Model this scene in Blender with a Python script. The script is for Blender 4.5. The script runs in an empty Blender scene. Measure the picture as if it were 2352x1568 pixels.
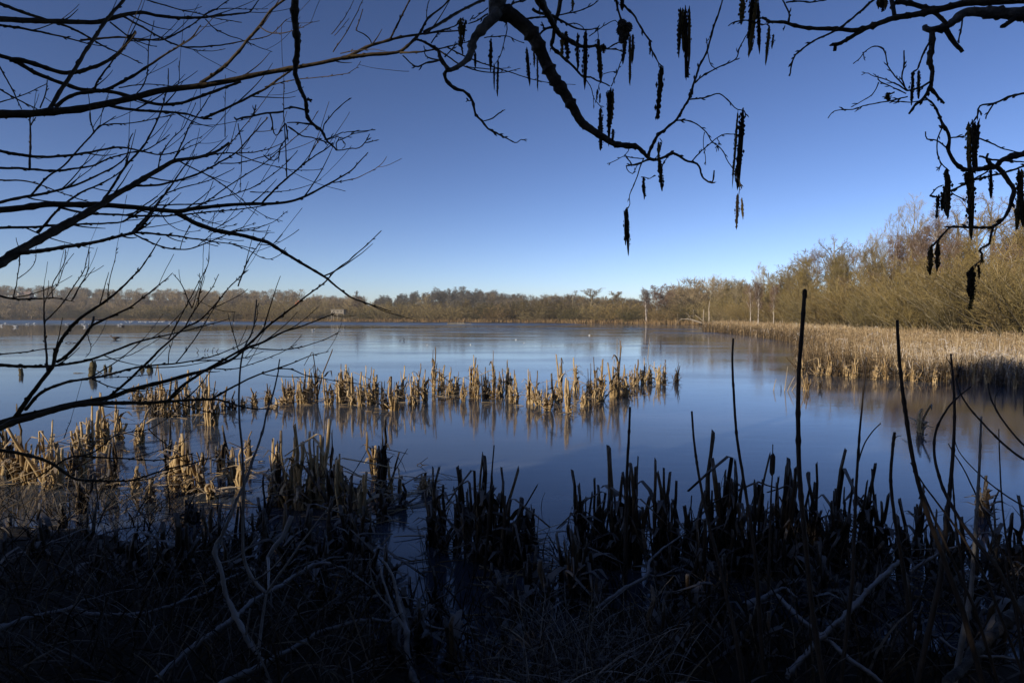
import bpy, math, random
import numpy as np
from mathutils import Vector

SC = bpy.context.scene
COL = SC.collection
rad = math.radians
RNG = np.random.default_rng(11)
random.seed(5)

# ---------------------------------------------------------------- camera, sky, sun, exposure
F = 1307.0                       # focal length in units of a 2352 px wide picture
CAMZ = 1.7
PITCH = math.atan(57.0 / F)
cam_d = bpy.data.cameras.new('camera')
cam_d.sensor_width = 36.0
cam_d.lens = 36.0 * F / 2352.0
cam_d.clip_start = 0.05
cam_d.clip_end = 12000.0
cam = bpy.data.objects.new('camera', cam_d)
COL.objects.link(cam)
cam.location = (0, 0, CAMZ)
cam.rotation_euler = (math.pi / 2 - PITCH, 0, 0)
SC.camera = cam

SUN_EL, SUN_AZ = 20.0, 47.0      # the sun stands low, behind and to the left
world = bpy.data.worlds.new('World')
SC.world = world
world.use_nodes = True
wn = world.node_tree
wn.nodes.clear()
w_out = wn.nodes.new('ShaderNodeOutputWorld')
w_bg = wn.nodes.new('ShaderNodeBackground')
w_sky = wn.nodes.new('ShaderNodeTexSky')
w_sky.sky_type = 'NISHITA'
w_sky.sun_disc = False
w_sky.sun_elevation = rad(SUN_EL)
w_sky.sun_rotation = rad(180 + SUN_AZ)
w_sky.altitude = 60
w_sky.air_density = 0.7
w_sky.dust_density = 0.3
w_sky.ozone_density = 1.0
w_gam = wn.nodes.new('ShaderNodeGamma')
w_gam.inputs[1].default_value = 1.36          # a clearer, drier sky than the model's
w_tint = wn.nodes.new('ShaderNodeMix')
w_tint.data_type = 'RGBA'
w_tint.blend_type = 'MULTIPLY'
w_tint.inputs[0].default_value = 1.0
w_tint.inputs[7].default_value = (0.96, 0.94, 1.11, 1)
w_bg.inputs[1].default_value = 0.064
wn.links.new(w_sky.outputs[0], w_gam.inputs[0])
wn.links.new(w_gam.outputs[0], w_tint.inputs[6])
wn.links.new(w_tint.outputs[2], w_bg.inputs[0])
wn.links.new(w_bg.outputs[0], w_out.inputs[0])

sun_d = bpy.data.lights.new('sun', 'SUN')
sun_d.energy = 5.0
sun_d.angle = rad(0.5)
sun_d.color = (1.0, 0.87, 0.68)
sun = bpy.data.objects.new('sun', sun_d)
COL.objects.link(sun)
TO_SUN = Vector((-math.sin(rad(SUN_AZ)) * math.cos(rad(SUN_EL)),
                 -math.cos(rad(SUN_AZ)) * math.cos(rad(SUN_EL)), math.sin(rad(SUN_EL))))
sun.rotation_euler = TO_SUN.to_track_quat('Z', 'Y').to_euler()
sun.location = (-20, -20, 30)

SC.view_settings.view_transform = 'Standard'
SC.view_settings.look = 'None'
SC.view_settings.exposure = 0.0
SC.view_settings.gamma = 1.0
SC.view_settings.use_curve_mapping = False
SC.cycles.use_denoising = True
SC.cycles.max_bounces = 6
SC.cycles.diffuse_bounces = 2
SC.cycles.glossy_bounces = 3
SC.cycles.transparent_max_bounces = 4
SC.cycles.caustics_reflective = False
SC.cycles.caustics_refractive = False

# ---------------------------------------------------------------- placing helpers
CP, SP = math.cos(PITCH), math.sin(PITCH)


def ray(px, py):
    a, b = (px - 1176.0) / F, (784.0 - py) / F
    return np.array([a, CP + b * SP, -SP + b * CP])


def at(px, py, depth):
    """The place that lies DEPTH metres ahead in the direction of (px, py)."""
    d = ray(px, py)
    return np.array([0, 0, CAMZ]) + d * (depth / d[1])


def on_level(px, py, z=0.0):
    """The place on the level Z in the direction of (px, py)."""
    d = ray(px, py)
    return np.array([0, 0, CAMZ]) + d * ((z - CAMZ) / d[2])


def px_of(p):
    r = np.asarray(p, float) - np.array([0, 0, CAMZ])
    zc = r[1] * CP - r[2] * SP
    yc = r[1] * SP + r[2] * CP
    return 1176 + F * r[0] / zc, 784 - F * yc / zc


# ---------------------------------------------------------------- objects
def tag(o, label=None, cat=None, group=None, kind=None):
    if label: o['label'] = label
    if cat: o['category'] = cat
    if group: o['group'] = group
    if kind: o['kind'] = kind
    return o


def link(name, data, parent=None, loc=None):
    o = bpy.data.objects.new(name, data)
    COL.objects.link(o)
    if parent is not None:
        o.parent = parent
    if loc is not None:
        o.location = loc
    return o


def empty(name, loc, label, cat, group=None, rz=0.0, scale=None):
    o = link(name, None, None, tuple(float(v) for v in loc))
    o.rotation_euler = (0, 0, rz)
    o.empty_display_size = 0.1
    if scale is not None:
        o.scale = scale
    return tag(o, label, cat, group)


class MB:
    """Collects vertices and faces and links them as ONE mesh."""

    def __init__(self):
        self.v, self.q, self.t, self.n = [], [], [], 0
        self.a = []

    def add(self, v, quads=None, tris=None, attr=None):
        v = np.asarray(v, float).reshape(-1, 3)
        if quads is not None and len(quads): self.q.append(np.asarray(quads, int).reshape(-1, 4) + self.n)
        if tris is not None and len(tris): self.t.append(np.asarray(tris, int).reshape(-1, 3) + self.n)
        self.v.append(v)
        self.a.append(np.zeros(len(v)) if attr is None else np.broadcast_to(np.asarray(attr, float), (len(v),)))
        self.n += len(v)
        return self

    def mesh(self, name, mat, flat=False, attr=False, origin=None):
        me = bpy.data.meshes.new(name)
        if not self.v:
            return me
        v = np.concatenate(self.v)
        if origin is not None:
            v = v - np.asarray(origin, float)
        me.vertices.add(len(v))
        me.vertices.foreach_set('co', v.astype(np.float32).ravel())
        q = np.concatenate(self.q) if self.q else np.zeros((0, 4), int)
        t = np.concatenate(self.t) if self.t else np.zeros((0, 3), int)
        loops = np.concatenate([q.ravel(), t.ravel()])
        me.loops.add(len(loops))
        me.loops.foreach_set('vertex_index', loops.astype(np.int32))
        nq, nt = len(q), len(t)
        me.polygons.add(nq + nt)
        st = np.concatenate([np.arange(nq) * 4, nq * 4 + np.arange(nt) * 3])
        me.polygons.foreach_set('loop_start', st.astype(np.int32))
        me.update(calc_edges=True)
        me.validate()
        if attr:
            at_ = me.attributes.new('tone', 'FLOAT', 'POINT')
            at_.data.foreach_set('value', np.concatenate(self.a).astype(np.float32))
        if flat:
            me.shade_flat()
        else:
            me.shade_smooth()
        for m in (mat if isinstance(mat, (list, tuple)) else [mat]):
            me.materials.append(m)
        return me

    def build(self, name, mat, parent=None, flat=False, attr=False, origin=None):
        o = link(name, self.mesh(name, mat, flat, attr, origin), parent)
        if origin is not None and parent is None:
            o.location = tuple(float(x) for x in origin)
        return o

    # shapes
    def tubes(self, P, R, sides=5, ref=(0.13, 0.97, 0.2), attr=None, cap=True):
        """P (N,K,3) centre lines, R (N,K) radii."""
        P = np.asarray(P, float); R = np.asarray(R, float)
        if P.ndim == 2: P = P[None]; R = R[None]
        N, K = P.shape[:2]
        T = np.gradient(P, axis=1)
        T /= np.linalg.norm(T, axis=2, keepdims=True) + 1e-12
        S = np.cross(T, np.asarray(ref, float))
        S /= np.linalg.norm(S, axis=2, keepdims=True) + 1e-9
        U = np.cross(S, T)
        ang = np.arange(sides) * 2 * math.pi / sides
        ring = (S[:, :, None, :] * np.cos(ang)[None, None, :, None] + U[:, :, None, :] * np.sin(ang)[None, None, :, None])
        V = P[:, :, None, :] + ring * R[:, :, None, None]
        i = np.arange(N)[:, None, None] * K * sides
        k = np.arange(K - 1)[None, :, None] * sides
        s = np.arange(sides)[None, None, :]
        s2 = (s + 1) % sides
        q = np.stack([i + k + s, i + k + s2, i + k + sides + s2, i + k + sides + s], -1).reshape(-1, 4)
        tr = None
        if cap and sides >= 3:
            e = (np.arange(N) * K * sides + (K - 1) * sides)[:, None]
            tr = np.concatenate([np.stack([e[:, 0], e[:, 0] + j, e[:, 0] + j + 1], -1) for j in range(1, sides - 1)])
        at_ = None if attr is None else np.repeat(np.asarray(attr, float), K * sides)
        return self.add(V, q, tr, at_)

    def ribbons(self, P, W, seed=0, attr=None, side=None):
        """P (N,K,3), W (N,K) half widths: thin strips that face anywhere."""
        P = np.asarray(P, float); W = np.asarray(W, float)
        N, K = P.shape[:2]
        rg = np.random.default_rng(seed)
        T = P[:, -1] - P[:, 0]
        if side is None:
            side = rg.normal(size=(N, 3))
        S = np.cross(T, side)
        S /= np.linalg.norm(S, axis=1, keepdims=True) + 1e-9
        V = np.stack([P - S[:, None] * W[..., None], P + S[:, None] * W[..., None]], 2)
        i = np.arange(N)[:, None] * K * 2
        k = np.arange(K - 1)[None] * 2
        b = i + k
        q = np.stack([b, b + 1, b + 3, b + 2], -1).reshape(-1, 4)
        at_ = None if attr is None else np.repeat(np.asarray(attr, float), K * 2)
        return self.add(V, q, None, at_)

    def box(self, lo, hi):
        x0, y0, z0 = lo; x1, y1, z1 = hi
        v = [(x0, y0, z0), (x1, y0, z0), (x1, y1, z0), (x0, y1, z0), (x0, y0, z1), (x1, y0, z1), (x1, y1, z1), (x0, y1, z1)]
        return self.add(v, [(0, 3, 2, 1), (4, 5, 6, 7), (0, 1, 5, 4), (1, 2, 6, 5), (2, 3, 7, 6), (3, 0, 4, 7)])

    def ellipsoid(self, c, r, n=8, m=6):
        v = []
        for a in range(m + 1):
            th = math.pi * a / m
            for b in range(n):
                ph = 2 * math.pi * b / n
                v.append((c[0] + r[0] * math.sin(th) * math.cos(ph), c[1] + r[1] * math.sin(th) * math.sin(ph), c[2] + r[2] * math.cos(th)))
        q = [(a * n + b, a * n + (b + 1) % n, (a + 1) * n + (b + 1) % n, (a + 1) * n + b) for a in range(m) for b in range(n)]
        return self.add(v, q)


def smooth_line(pts, k):
    """Catmull-Rom through PTS, k points evenly along it."""
    p = np.asarray(pts, float)
    if len(p) == 2:
        t = np.linspace(0, 1, k)[:, None]
        return p[0] * (1 - t) + p[1] * t
    e = np.vstack([2 * p[0] - p[1], p, 2 * p[-1] - p[-2]])
    out = []
    for i in range(1, len(e) - 2):
        t = np.linspace(0, 1, 10, endpoint=(i == len(e) - 3))[:, None]
        a, b, c, d = e[i - 1], e[i], e[i + 1], e[i + 2]
        out.append(0.5 * (2 * b + (c - a) * t + (2 * a - 5 * b + 4 * c - d) * t ** 2 + (3 * b - a - 3 * c + d) * t ** 3))
    o = np.vstack(out)
    s = np.concatenate([[0], np.cumsum(np.linalg.norm(np.diff(o, axis=0), axis=1))])
    u = np.linspace(0, s[-1], k)
    return np.stack([np.interp(u, s, o[:, j]) for j in range(o.shape[1])], -1)


ORD = ('zeroth first second third fourth fifth sixth seventh eighth ninth tenth eleventh twelfth thirteenth fourteenth fifteenth '
       'sixteenth seventeenth eighteenth nineteenth twentieth').split()
TENS = {20: 'twenty', 30: 'thirty', 40: 'forty', 50: 'fifty', 60: 'sixty', 70: 'seventy', 80: 'eighty'}


def ordinal(n):
    if n <= 20: return ORD[n]
    if n % 10 == 0: return TENS[n][:-1] + 'ieth'
    return TENS[n // 10 * 10] + '-' + ORD[n % 10]


# ---------------------------------------------------------------- materials
def mat(name, col, rough=0.85, var=None, scale=8.0, detail=4.0, spec=0.25, bump=0.0, bscale=40.0, rand=0.0, tone=None,
        frost=0.0, frost_col=(0.62, 0.66, 0.72), stretch=None, objvar=None):
    m = bpy.data.materials.new(name)
    m.use_nodes = True
    nt = m.node_tree; N = nt.nodes; L = nt.links
    b = N['Principled BSDF']
    b.inputs['Roughness'].default_value = rough
    b.inputs['Specular IOR Level'].default_value = spec
    src = None
    rgb = lambda c: (c[0], c[1], c[2], 1)
    if tone is not None:               # each piece of a mesh has its own tone
        a = N.new('ShaderNodeAttribute'); a.attribute_name = 'tone'
        r = N.new('ShaderNodeValToRGB')
        els = r.color_ramp.elements
        els[0].position, els[0].color = tone[0][0], rgb(tone[0][1])
        els[1].position, els[1].color = tone[-1][0], rgb(tone[-1][1])
        for p_, c_ in tone[1:-1]:
            e = els.new(p_); e.color = rgb(c_)
        L.new(a.outputs['Fac'], r.inputs[0]); src = r.outputs[0]
    if objvar and src is not None:     # no two trees have quite the same colour
        oi = N.new('ShaderNodeObjectInfo')
        r = N.new('ShaderNodeValToRGB'); els = r.color_ramp.elements
        els[0].position, els[0].color = 0.0, rgb(objvar[0]); els[1].position, els[1].color = 1.0, rgb(objvar[-1])
        for q_, c_ in enumerate(objvar[1:-1]):
            e = els.new((q_ + 1) / (len(objvar) - 1)); e.color = rgb(c_)
        L.new(oi.outputs['Random'], r.inputs[0])
        mo = N.new('ShaderNodeMix'); mo.data_type = 'RGBA'; mo.blend_type = 'MULTIPLY'; mo.inputs[0].default_value = 1.0
        L.new(src, mo.inputs[6]); L.new(r.outputs[0], mo.inputs[7]); src = mo.outputs[2]
    if rand:                           # each object has its own tone
        oi = N.new('ShaderNodeObjectInfo')
        r = N.new('ShaderNodeValToRGB')
        els = r.color_ramp.elements
        cs = rand
        els[0].position, els[0].color = cs[0][0], rgb(cs[0][1])
        els[1].position, els[1].color = cs[-1][0], rgb(cs[-1][1])
        for p_, c_ in cs[1:-1]:
            e = els.new(p_); e.color = rgb(c_)
        L.new(oi.outputs['Random'], r.inputs[0]); src = r.outputs[0]
    if var is not None:
        tc = N.new('ShaderNodeTexCoord')
        mp = N.new('ShaderNodeMapping')
        if stretch: mp.inputs['Scale'].default_value = stretch
        nz = N.new('ShaderNodeTexNoise')
        nz.inputs['Scale'].default_value = scale
        nz.inputs['Detail'].default_value = detail
        nz.inputs['Roughness'].default_value = 0.65
        L.new(tc.outputs['Object'], mp.inputs[0]); L.new(mp.outputs[0], nz.inputs['Vector'])
        mr = N.new('ShaderNodeMapRange')
        mr.inputs[1].default_value, mr.inputs[2].default_value = 0.35, 0.68
        L.new(nz.outputs['Fac'], mr.inputs[0])
        mx = N.new('ShaderNodeMix'); mx.data_type = 'RGBA'
        L.new(mr.outputs[0], mx.inputs[0])
        if src is None:
            mx.inputs[6].default_value = rgb(col)
            mx.inputs[7].default_value = rgb(var)
        else:
            L.new(src, mx.inputs[6])
            mu = N.new('ShaderNodeMix'); mu.data_type = 'RGBA'; mu.blend_type = 'MULTIPLY'
            mu.inputs[0].default_value = 1.0
            L.new(src, mu.inputs[6]); mu.inputs[7].default_value = rgb(var)
            L.new(mu.outputs[2], mx.inputs[7])
        src = mx.outputs[2]
    if frost:                          # rime lies on what faces up
        g = N.new('ShaderNodeNewGeometry')
        sx = N.new('ShaderNodeSeparateXYZ'); L.new(g.outputs['Normal'], sx.inputs[0])
        nz2 = N.new('ShaderNodeTexNoise'); nz2.inputs['Scale'].default_value = 26.0; nz2.inputs['Detail'].default_value = 5.0
        tc2 = N.new('ShaderNodeTexCoord'); L.new(tc2.outputs['Object'], nz2.inputs['Vector'])
        ad = N.new('ShaderNodeMath'); ad.operation = 'MULTIPLY_ADD'
        L.new(nz2.outputs['Fac'], ad.inputs[0]); ad.inputs[1].default_value = 1.6; ad.inputs[2].default_value = -0.8
        a2 = N.new('ShaderNodeMath'); a2.operation = 'ADD'
        L.new(sx.outputs['Z'], a2.inputs[0]); L.new(ad.outputs[0], a2.inputs[1])
        m3 = N.new('ShaderNodeMapRange'); m3.inputs[1].default_value, m3.inputs[2].default_value = 0.15, 0.9
        m3.inputs[4].default_value = frost
        L.new(a2.outputs[0], m3.inputs[0])
        mf = N.new('ShaderNodeMix'); mf.data_type = 'RGBA'
        L.new(m3.outputs[0], mf.inputs[0])
        if src is None: mf.inputs[6].default_value = rgb(col)
        else: L.new(src, mf.inputs[6])
        mf.inputs[7].default_value = rgb(frost_col)
        src = mf.outputs[2]
    if src is None: b.inputs['Base Color'].default_value = rgb(col)
    else: L.new(src, b.inputs['Base Color'])
    if bump:
        tb = N.new('ShaderNodeTexCoord'); nb = N.new('ShaderNodeTexNoise')
        nb.inputs['Scale'].default_value = bscale; nb.inputs['Detail'].default_value = 6
        L.new(tb.outputs['Object'], nb.inputs['Vector'])
        bp = N.new('ShaderNodeBump'); bp.inputs['Strength'].default_value = bump; bp.inputs['Distance'].default_value = 0.02
        L.new(nb.outputs['Fac'], bp.inputs['Height']); L.new(bp.outputs[0], b.inputs['Normal'])
    return m


STRAW = [(0.0, (0.06, 0.042, 0.022)), (0.14, (0.26, 0.175, 0.082)), (0.5, (0.50, 0.36, 0.18)), (1.0, (0.66, 0.51, 0.29))]
DARKSTRAW = [(0.0, (0.014, 0.010, 0.006)), (0.45, (0.036, 0.025, 0.015)), (0.8, (0.075, 0.05, 0.028)), (1.0, (0.17, 0.12, 0.07))]  # darker copy of the straw ramp: near-shore shade put into the colour
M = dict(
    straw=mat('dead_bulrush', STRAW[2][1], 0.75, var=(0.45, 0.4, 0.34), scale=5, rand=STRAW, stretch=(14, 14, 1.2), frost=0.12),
    dark_straw=mat('dark_and_shaded_bulrush', DARKSTRAW[1][1], 0.7, var=(0.5, 0.45, 0.4), scale=5, rand=DARKSTRAW, stretch=(14, 14, 1.2), frost=0.5, frost_col=(0.25, 0.235, 0.22)),
    reed=mat('reed_straw', (0.4, 0.28, 0.14), 0.85, tone=[(0.0, (0.05, 0.036, 0.022)), (0.3, (0.22, 0.15, 0.078)), (0.7, (0.42, 0.31, 0.17)), (0.9, (0.52, 0.41, 0.26)), (1.0, (0.60, 0.56, 0.53))]),
    shore=mat('shore_sedge', (0.4, 0.28, 0.14), 0.9, tone=[(0.0, (0.07, 0.045, 0.022)), (0.4, (0.21, 0.135, 0.062)), (0.8, (0.31, 0.21, 0.10)), (1.0, (0.42, 0.31, 0.18))]),
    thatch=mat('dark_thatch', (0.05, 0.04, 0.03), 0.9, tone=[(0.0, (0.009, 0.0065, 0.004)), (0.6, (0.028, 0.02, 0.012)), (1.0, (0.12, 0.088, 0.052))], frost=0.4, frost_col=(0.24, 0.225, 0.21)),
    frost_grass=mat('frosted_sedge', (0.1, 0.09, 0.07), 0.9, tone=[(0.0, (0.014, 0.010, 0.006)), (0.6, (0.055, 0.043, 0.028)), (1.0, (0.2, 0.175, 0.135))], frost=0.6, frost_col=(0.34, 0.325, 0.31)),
    willow=mat('willow_bark', (0.030, 0.022, 0.014), 0.7, var=(0.075, 0.052, 0.026), scale=14, bump=0.5, bscale=60),
    alder=mat('alder_bark', (0.022, 0.018, 0.015), 0.8, var=(0.085, 0.075, 0.065), scale=18, bump=0.6, bscale=70),
    alder_grey=mat('alder_grey_bark', (0.045, 0.045, 0.045), 0.85, var=(0.17, 0.17, 0.165), scale=22, bump=0.6, bscale=60),
    catkin=mat('alder_catkin', (0.03, 0.024, 0.015), 0.9, var=(0.45, 0.4, 0.35), scale=6, rand=[(0.0, (0.018, 0.014, 0.009)), (0.65, (0.05, 0.037, 0.018)), (1.0, (0.20, 0.15, 0.05))]),
    frost_bark=mat('frosted_bark', (0.06, 0.05, 0.042), 0.85, var=(0.12, 0.105, 0.09), scale=16, bump=0.5, bscale=60, frost=0.8, frost_col=(0.26, 0.255, 0.255)),
    sapling=mat('pale_sapling_bark', (0.10, 0.092, 0.085), 0.8, var=(0.19, 0.18, 0.17), scale=14, bump=0.3, frost=0.5, frost_col=(0.34, 0.34, 0.35)),
    stalk=mat('dead_stalk', (0.02, 0.015, 0.012), 0.75, var=(0.05, 0.035, 0.025), scale=9, stretch=(4, 4, 1)),
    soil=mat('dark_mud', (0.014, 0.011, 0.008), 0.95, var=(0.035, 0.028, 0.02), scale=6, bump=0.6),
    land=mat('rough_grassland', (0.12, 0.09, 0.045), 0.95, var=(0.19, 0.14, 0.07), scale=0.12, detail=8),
    wood=mat('weathered_timber', (0.22, 0.19, 0.145), 0.85, var=(0.36, 0.32, 0.26), scale=6, stretch=(1, 1, 4)),
    deadwood=mat('bleached_deadwood', (0.24, 0.195, 0.14), 0.85, var=(0.42, 0.355, 0.27), scale=1.2),
    stump=mat('rotten_stump', (0.018, 0.014, 0.009), 0.9, var=(0.20, 0.165, 0.08), scale=5, bump=0.8, bscale=24),
    birch=mat('birch_bark', (0.55, 0.50, 0.44), 0.8, var=(0.22, 0.18, 0.15), scale=2.2, stretch=(1, 1, 0.4)),
    trunk=mat('grey_trunk', (0.17, 0.14, 0.085), 0.9, var=(0.29, 0.245, 0.155), scale=2.0),
    trunk_dark=mat('dark_trunk', (0.07, 0.055, 0.038), 0.9, var=(0.14, 0.11, 0.075), scale=2.0),
    tw_olive=mat('olive_twigs', (0.2, 0.15, 0.07), 0.9, objvar=[(0.72, 0.72, 0.68), (1.3, 1.2, 0.95), (1.0, 1.0, 0.92), (1.5, 1.45, 1.2), (1.1, 0.95, 0.8)], tone=[(0.0, (0.055, 0.043, 0.017)), (0.5, (0.158, 0.124, 0.052)), (1.0, (0.27, 0.215, 0.098))]),
    tw_tan=mat('tan_twigs', (0.25, 0.19, 0.1), 0.9, objvar=[(0.72, 0.72, 0.68), (1.3, 1.2, 0.95), (1.0, 1.0, 0.92), (1.5, 1.45, 1.2), (1.1, 0.95, 0.8)], tone=[(0.0, (0.07, 0.053, 0.025)), (0.5, (0.185, 0.145, 0.07)), (1.0, (0.31, 0.25, 0.135))]),
    tw_grey=mat('grey_brown_twigs', (0.16, 0.13, 0.09), 0.9, objvar=[(0.72, 0.72, 0.68), (1.3, 1.2, 0.95), (1.0, 1.0, 0.92), (1.5, 1.45, 1.2), (1.1, 0.95, 0.8)], tone=[(0.0, (0.085, 0.066, 0.045)), (0.5, (0.17, 0.135, 0.09)), (1.0, (0.27, 0.225, 0.16))]),
    tw_purple=mat('purple_brown_twigs', (0.14, 0.09, 0.075), 0.9, objvar=[(0.72, 0.72, 0.68), (1.3, 1.2, 0.95), (1.0, 1.0, 0.92), (1.5, 1.45, 1.2), (1.1, 0.95, 0.8)], tone=[(0.0, (0.07, 0.045, 0.038)), (0.5, (0.145, 0.098, 0.078)), (1.0, (0.22, 0.16, 0.125))]),
    tw_dark=mat('dark_green_twigs', (0.06, 0.055, 0.03), 0.9, objvar=[(0.72, 0.72, 0.68), (1.3, 1.2, 0.95), (1.0, 1.0, 0.92), (1.5, 1.45, 1.2), (1.1, 0.95, 0.8)], tone=[(0.0, (0.035, 0.032, 0.016)), (0.5, (0.075, 0.066, 0.032)), (1.0, (0.14, 0.115, 0.06))]),
    tw_belt=mat('thorn_twigs', (0.2, 0.15, 0.08), 0.9, objvar=[(0.6, 0.62, 0.55), (1.3, 1.2, 0.95), (1.0, 1.0, 0.92), (1.5, 1.45, 1.2), (1.1, 0.95, 0.8)], tone=[(0.0, (0.09, 0.069, 0.033)), (0.5, (0.19, 0.149, 0.075)), (1.0, (0.29, 0.235, 0.13))]),
    tw_pale=mat('pale_twigs', (0.3, 0.25, 0.15), 0.9, objvar=[(0.72, 0.72, 0.68), (1.3, 1.2, 0.95), (1.0, 1.0, 0.92), (1.5, 1.45, 1.2), (1.1, 0.95, 0.8)], tone=[(0.0, (0.19, 0.15, 0.085)), (0.5, (0.30, 0.25, 0.155)), (1.0, (0.42, 0.36, 0.25))]),
    conifer=mat('pine_needles', (0.04, 0.05, 0.03), 0.9, tone=[(0.0, (0.075, 0.066, 0.048)), (1.0, (0.15, 0.13, 0.10))]),
    leaf=mat('evergreen_leaves', (0.03, 0.04, 0.015), 0.7, var=(0.05, 0.06, 0.025), scale=3),
    white=mat('gull_white', (0.80, 0.80, 0.78), 0.7),
    gull_grey=mat('gull_grey', (0.42, 0.44, 0.47), 0.7),
    beak=mat('gull_beak', (0.35, 0.06, 0.03), 0.6),
    duck=mat('duck_brown', (0.06, 0.045, 0.035), 0.7, var=(0.11, 0.085, 0.06), scale=10),
    render=mat('pale_render', (0.62, 0.58, 0.5), 0.9, var=(0.5, 0.46, 0.4), scale=1.0),
    tile=mat('brown_roof_tile', (0.16, 0.11, 0.09), 0.9, var=(0.24, 0.18, 0.15), scale=1.5),
    red_tile=mat('orange_red_roof', (0.62, 0.15, 0.06), 0.8),
    dark=mat('dark_opening', (0.012, 0.011, 0.010), 0.6),
    float_=mat('float_boards', (0.14, 0.125, 0.1), 0.85, var=(0.26, 0.24, 0.2), scale=1.5),
)

# ---------------------------------------------------------------- lake, land
def sheet_material(name, base, rough0, rough1, bump, nscale, stretch, ior=1.32, frost=0.0, coarse=0.0):
    m = bpy.data.materials.new(name); m.use_nodes = True
    nt = m.node_tree; N = nt.nodes; L = nt.links
    b = N['Principled BSDF']
    b.inputs['IOR'].default_value = ior
    b.inputs['Specular IOR Level'].default_value = 0.5
    tc = N.new('ShaderNodeTexCoord'); mp = N.new('ShaderNodeMapping')
    mp.inputs['Scale'].default_value = stretch
    L.new(tc.outputs['Object'], mp.inputs[0])
    nz = N.new('ShaderNodeTexNoise'); nz.inputs['Scale'].default_value = nscale; nz.inputs['Detail'].default_value = 5
    L.new(mp.outputs[0], nz.inputs['Vector'])
    mr = N.new('ShaderNodeMapRange'); mr.inputs[1].default_value, mr.inputs[2].default_value = 0.35, 0.65
    mr.inputs[3].default_value, mr.inputs[4].default_value = rough0, rough1
    L.new(nz.outputs['Fac'], mr.inputs[0]); L.new(mr.outputs[0], b.inputs['Roughness'])
    b.inputs['Base Color'].default_value = (*base, 1)
    if frost:
        n2 = N.new('ShaderNodeTexNoise'); n2.inputs['Scale'].default_value = 0.3; n2.inputs['Detail'].default_value = 9; n2.inputs['Roughness'].default_value = 0.7
        L.new(mp.outputs[0], n2.inputs['Vector'])
        m2 = N.new('ShaderNodeMapRange'); m2.inputs[1].default_value, m2.inputs[2].default_value = 0.50, 0.78; m2.inputs[4].default_value = frost
        L.new(n2.outputs['Fac'], m2.inputs[0])
        mx = N.new('ShaderNodeMix'); mx.data_type = 'RGBA'
        mx.inputs[6].default_value = (*base, 1); mx.inputs[7].default_value = (0.45, 0.50, 0.56, 1)
        L.new(m2.outputs[0], mx.inputs[0]); L.new(mx.outputs[2], b.inputs['Base Color'])
    n3 = N.new('ShaderNodeTexNoise'); n3.inputs['Scale'].default_value = 5.0; n3.inputs['Detail'].default_value = 5
    L.new(mp.outputs[0], n3.inputs['Vector'])
    bp = N.new('ShaderNodeBump'); bp.inputs['Strength'].default_value = bump; bp.inputs['Distance'].default_value = 0.01
    L.new(n3.outputs['Fac'], bp.inputs['Height']); L.new(bp.outputs[0], b.inputs['Normal'])
    return m


M['ice'] = sheet_material('thin_lake_ice', (0.046, 0.057, 0.076), 0.05, 0.14, 0.10, 0.35, (0.35, 1.0, 1.0), 1.6, frost=0.26)
M['calm'] = sheet_material('calm_open_water', (0.008, 0.010, 0.012), 0.02, 0.05, 0.02, 0.2, (0.2, 1, 1), 1.33)
M['ripple'] = sheet_material('rippled_open_water', (0.010, 0.014, 0.020), 0.25, 0.34, 0.5, 0.4, (0.3, 1.0, 1), 1.33)

# the lake's outline, counter-clockwise, in metres
SHORE_PX = [(-250, 733), (0, 733.5), (250, 735), (400, 736.5), (550, 737.2), (700, 738), (850, 738.8), (1000, 739.6), (1150, 740.4), (1300, 741.6), (1400, 742.6),
            (1500, 743.8), (1600, 745.6)]
SHORE = [on_level(x, y)[:2] for x, y in SHORE_PX]
LAKE = [(-60, 5.0), (-20, 4.8), (-7, 4.75), (-4.6, 4.6), (-3.3, 4.35), (-2.7, 4.1), (-2.0, 3.9), (-1.6, 3.65), (-1.05, 3.35), (-0.8, 2.95), (-0.5, 2.65), (-0.3, 2.4), (0.0, 2.5), (0.2, 2.9), (0.5, 3.2),
        (1.2, 3.2), (1.9, 2.9), (2.7, 2.6), (4, 1.8), (9, 1.0), (15, 4), (19, 9.5), (23, 18), (28, 30), (31, 45), (33, 60), (35, 75), (38, 95), (41, 115)]
LAKE += [tuple(p) for p in SHORE[::-1]] + [(-480, 320), (-300, 120), (-130, 30)]
LAKE = np.array(LAKE, float)


def signed_dist(X, Y):
    """Distance to the lake's edge, negative on the lake."""
    d = np.full(X.shape, 1e9); inside = np.zeros(X.shape, bool)
    n = len(LAKE)
    for i in range(n):
        a, b = LAKE[i], LAKE[(i + 1) % n]
        e = b - a
        t = np.clip(((X - a[0]) * e[0] + (Y - a[1]) * e[1]) / (e @ e), 0, 1)
        d = np.minimum(d, np.hypot(X - a[0] - t * e[0], Y - a[1] - t * e[1]))
        c = ((a[1] > Y) != (b[1] > Y))
        with np.errstate(divide='ignore', invalid='ignore'):
            xi = (b[0] - a[0]) * (Y - a[1]) / (b[1] - a[1] + 1e-12) + a[0]
        inside ^= c & (X < xi)
    return np.where(inside, -d, d)


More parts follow.
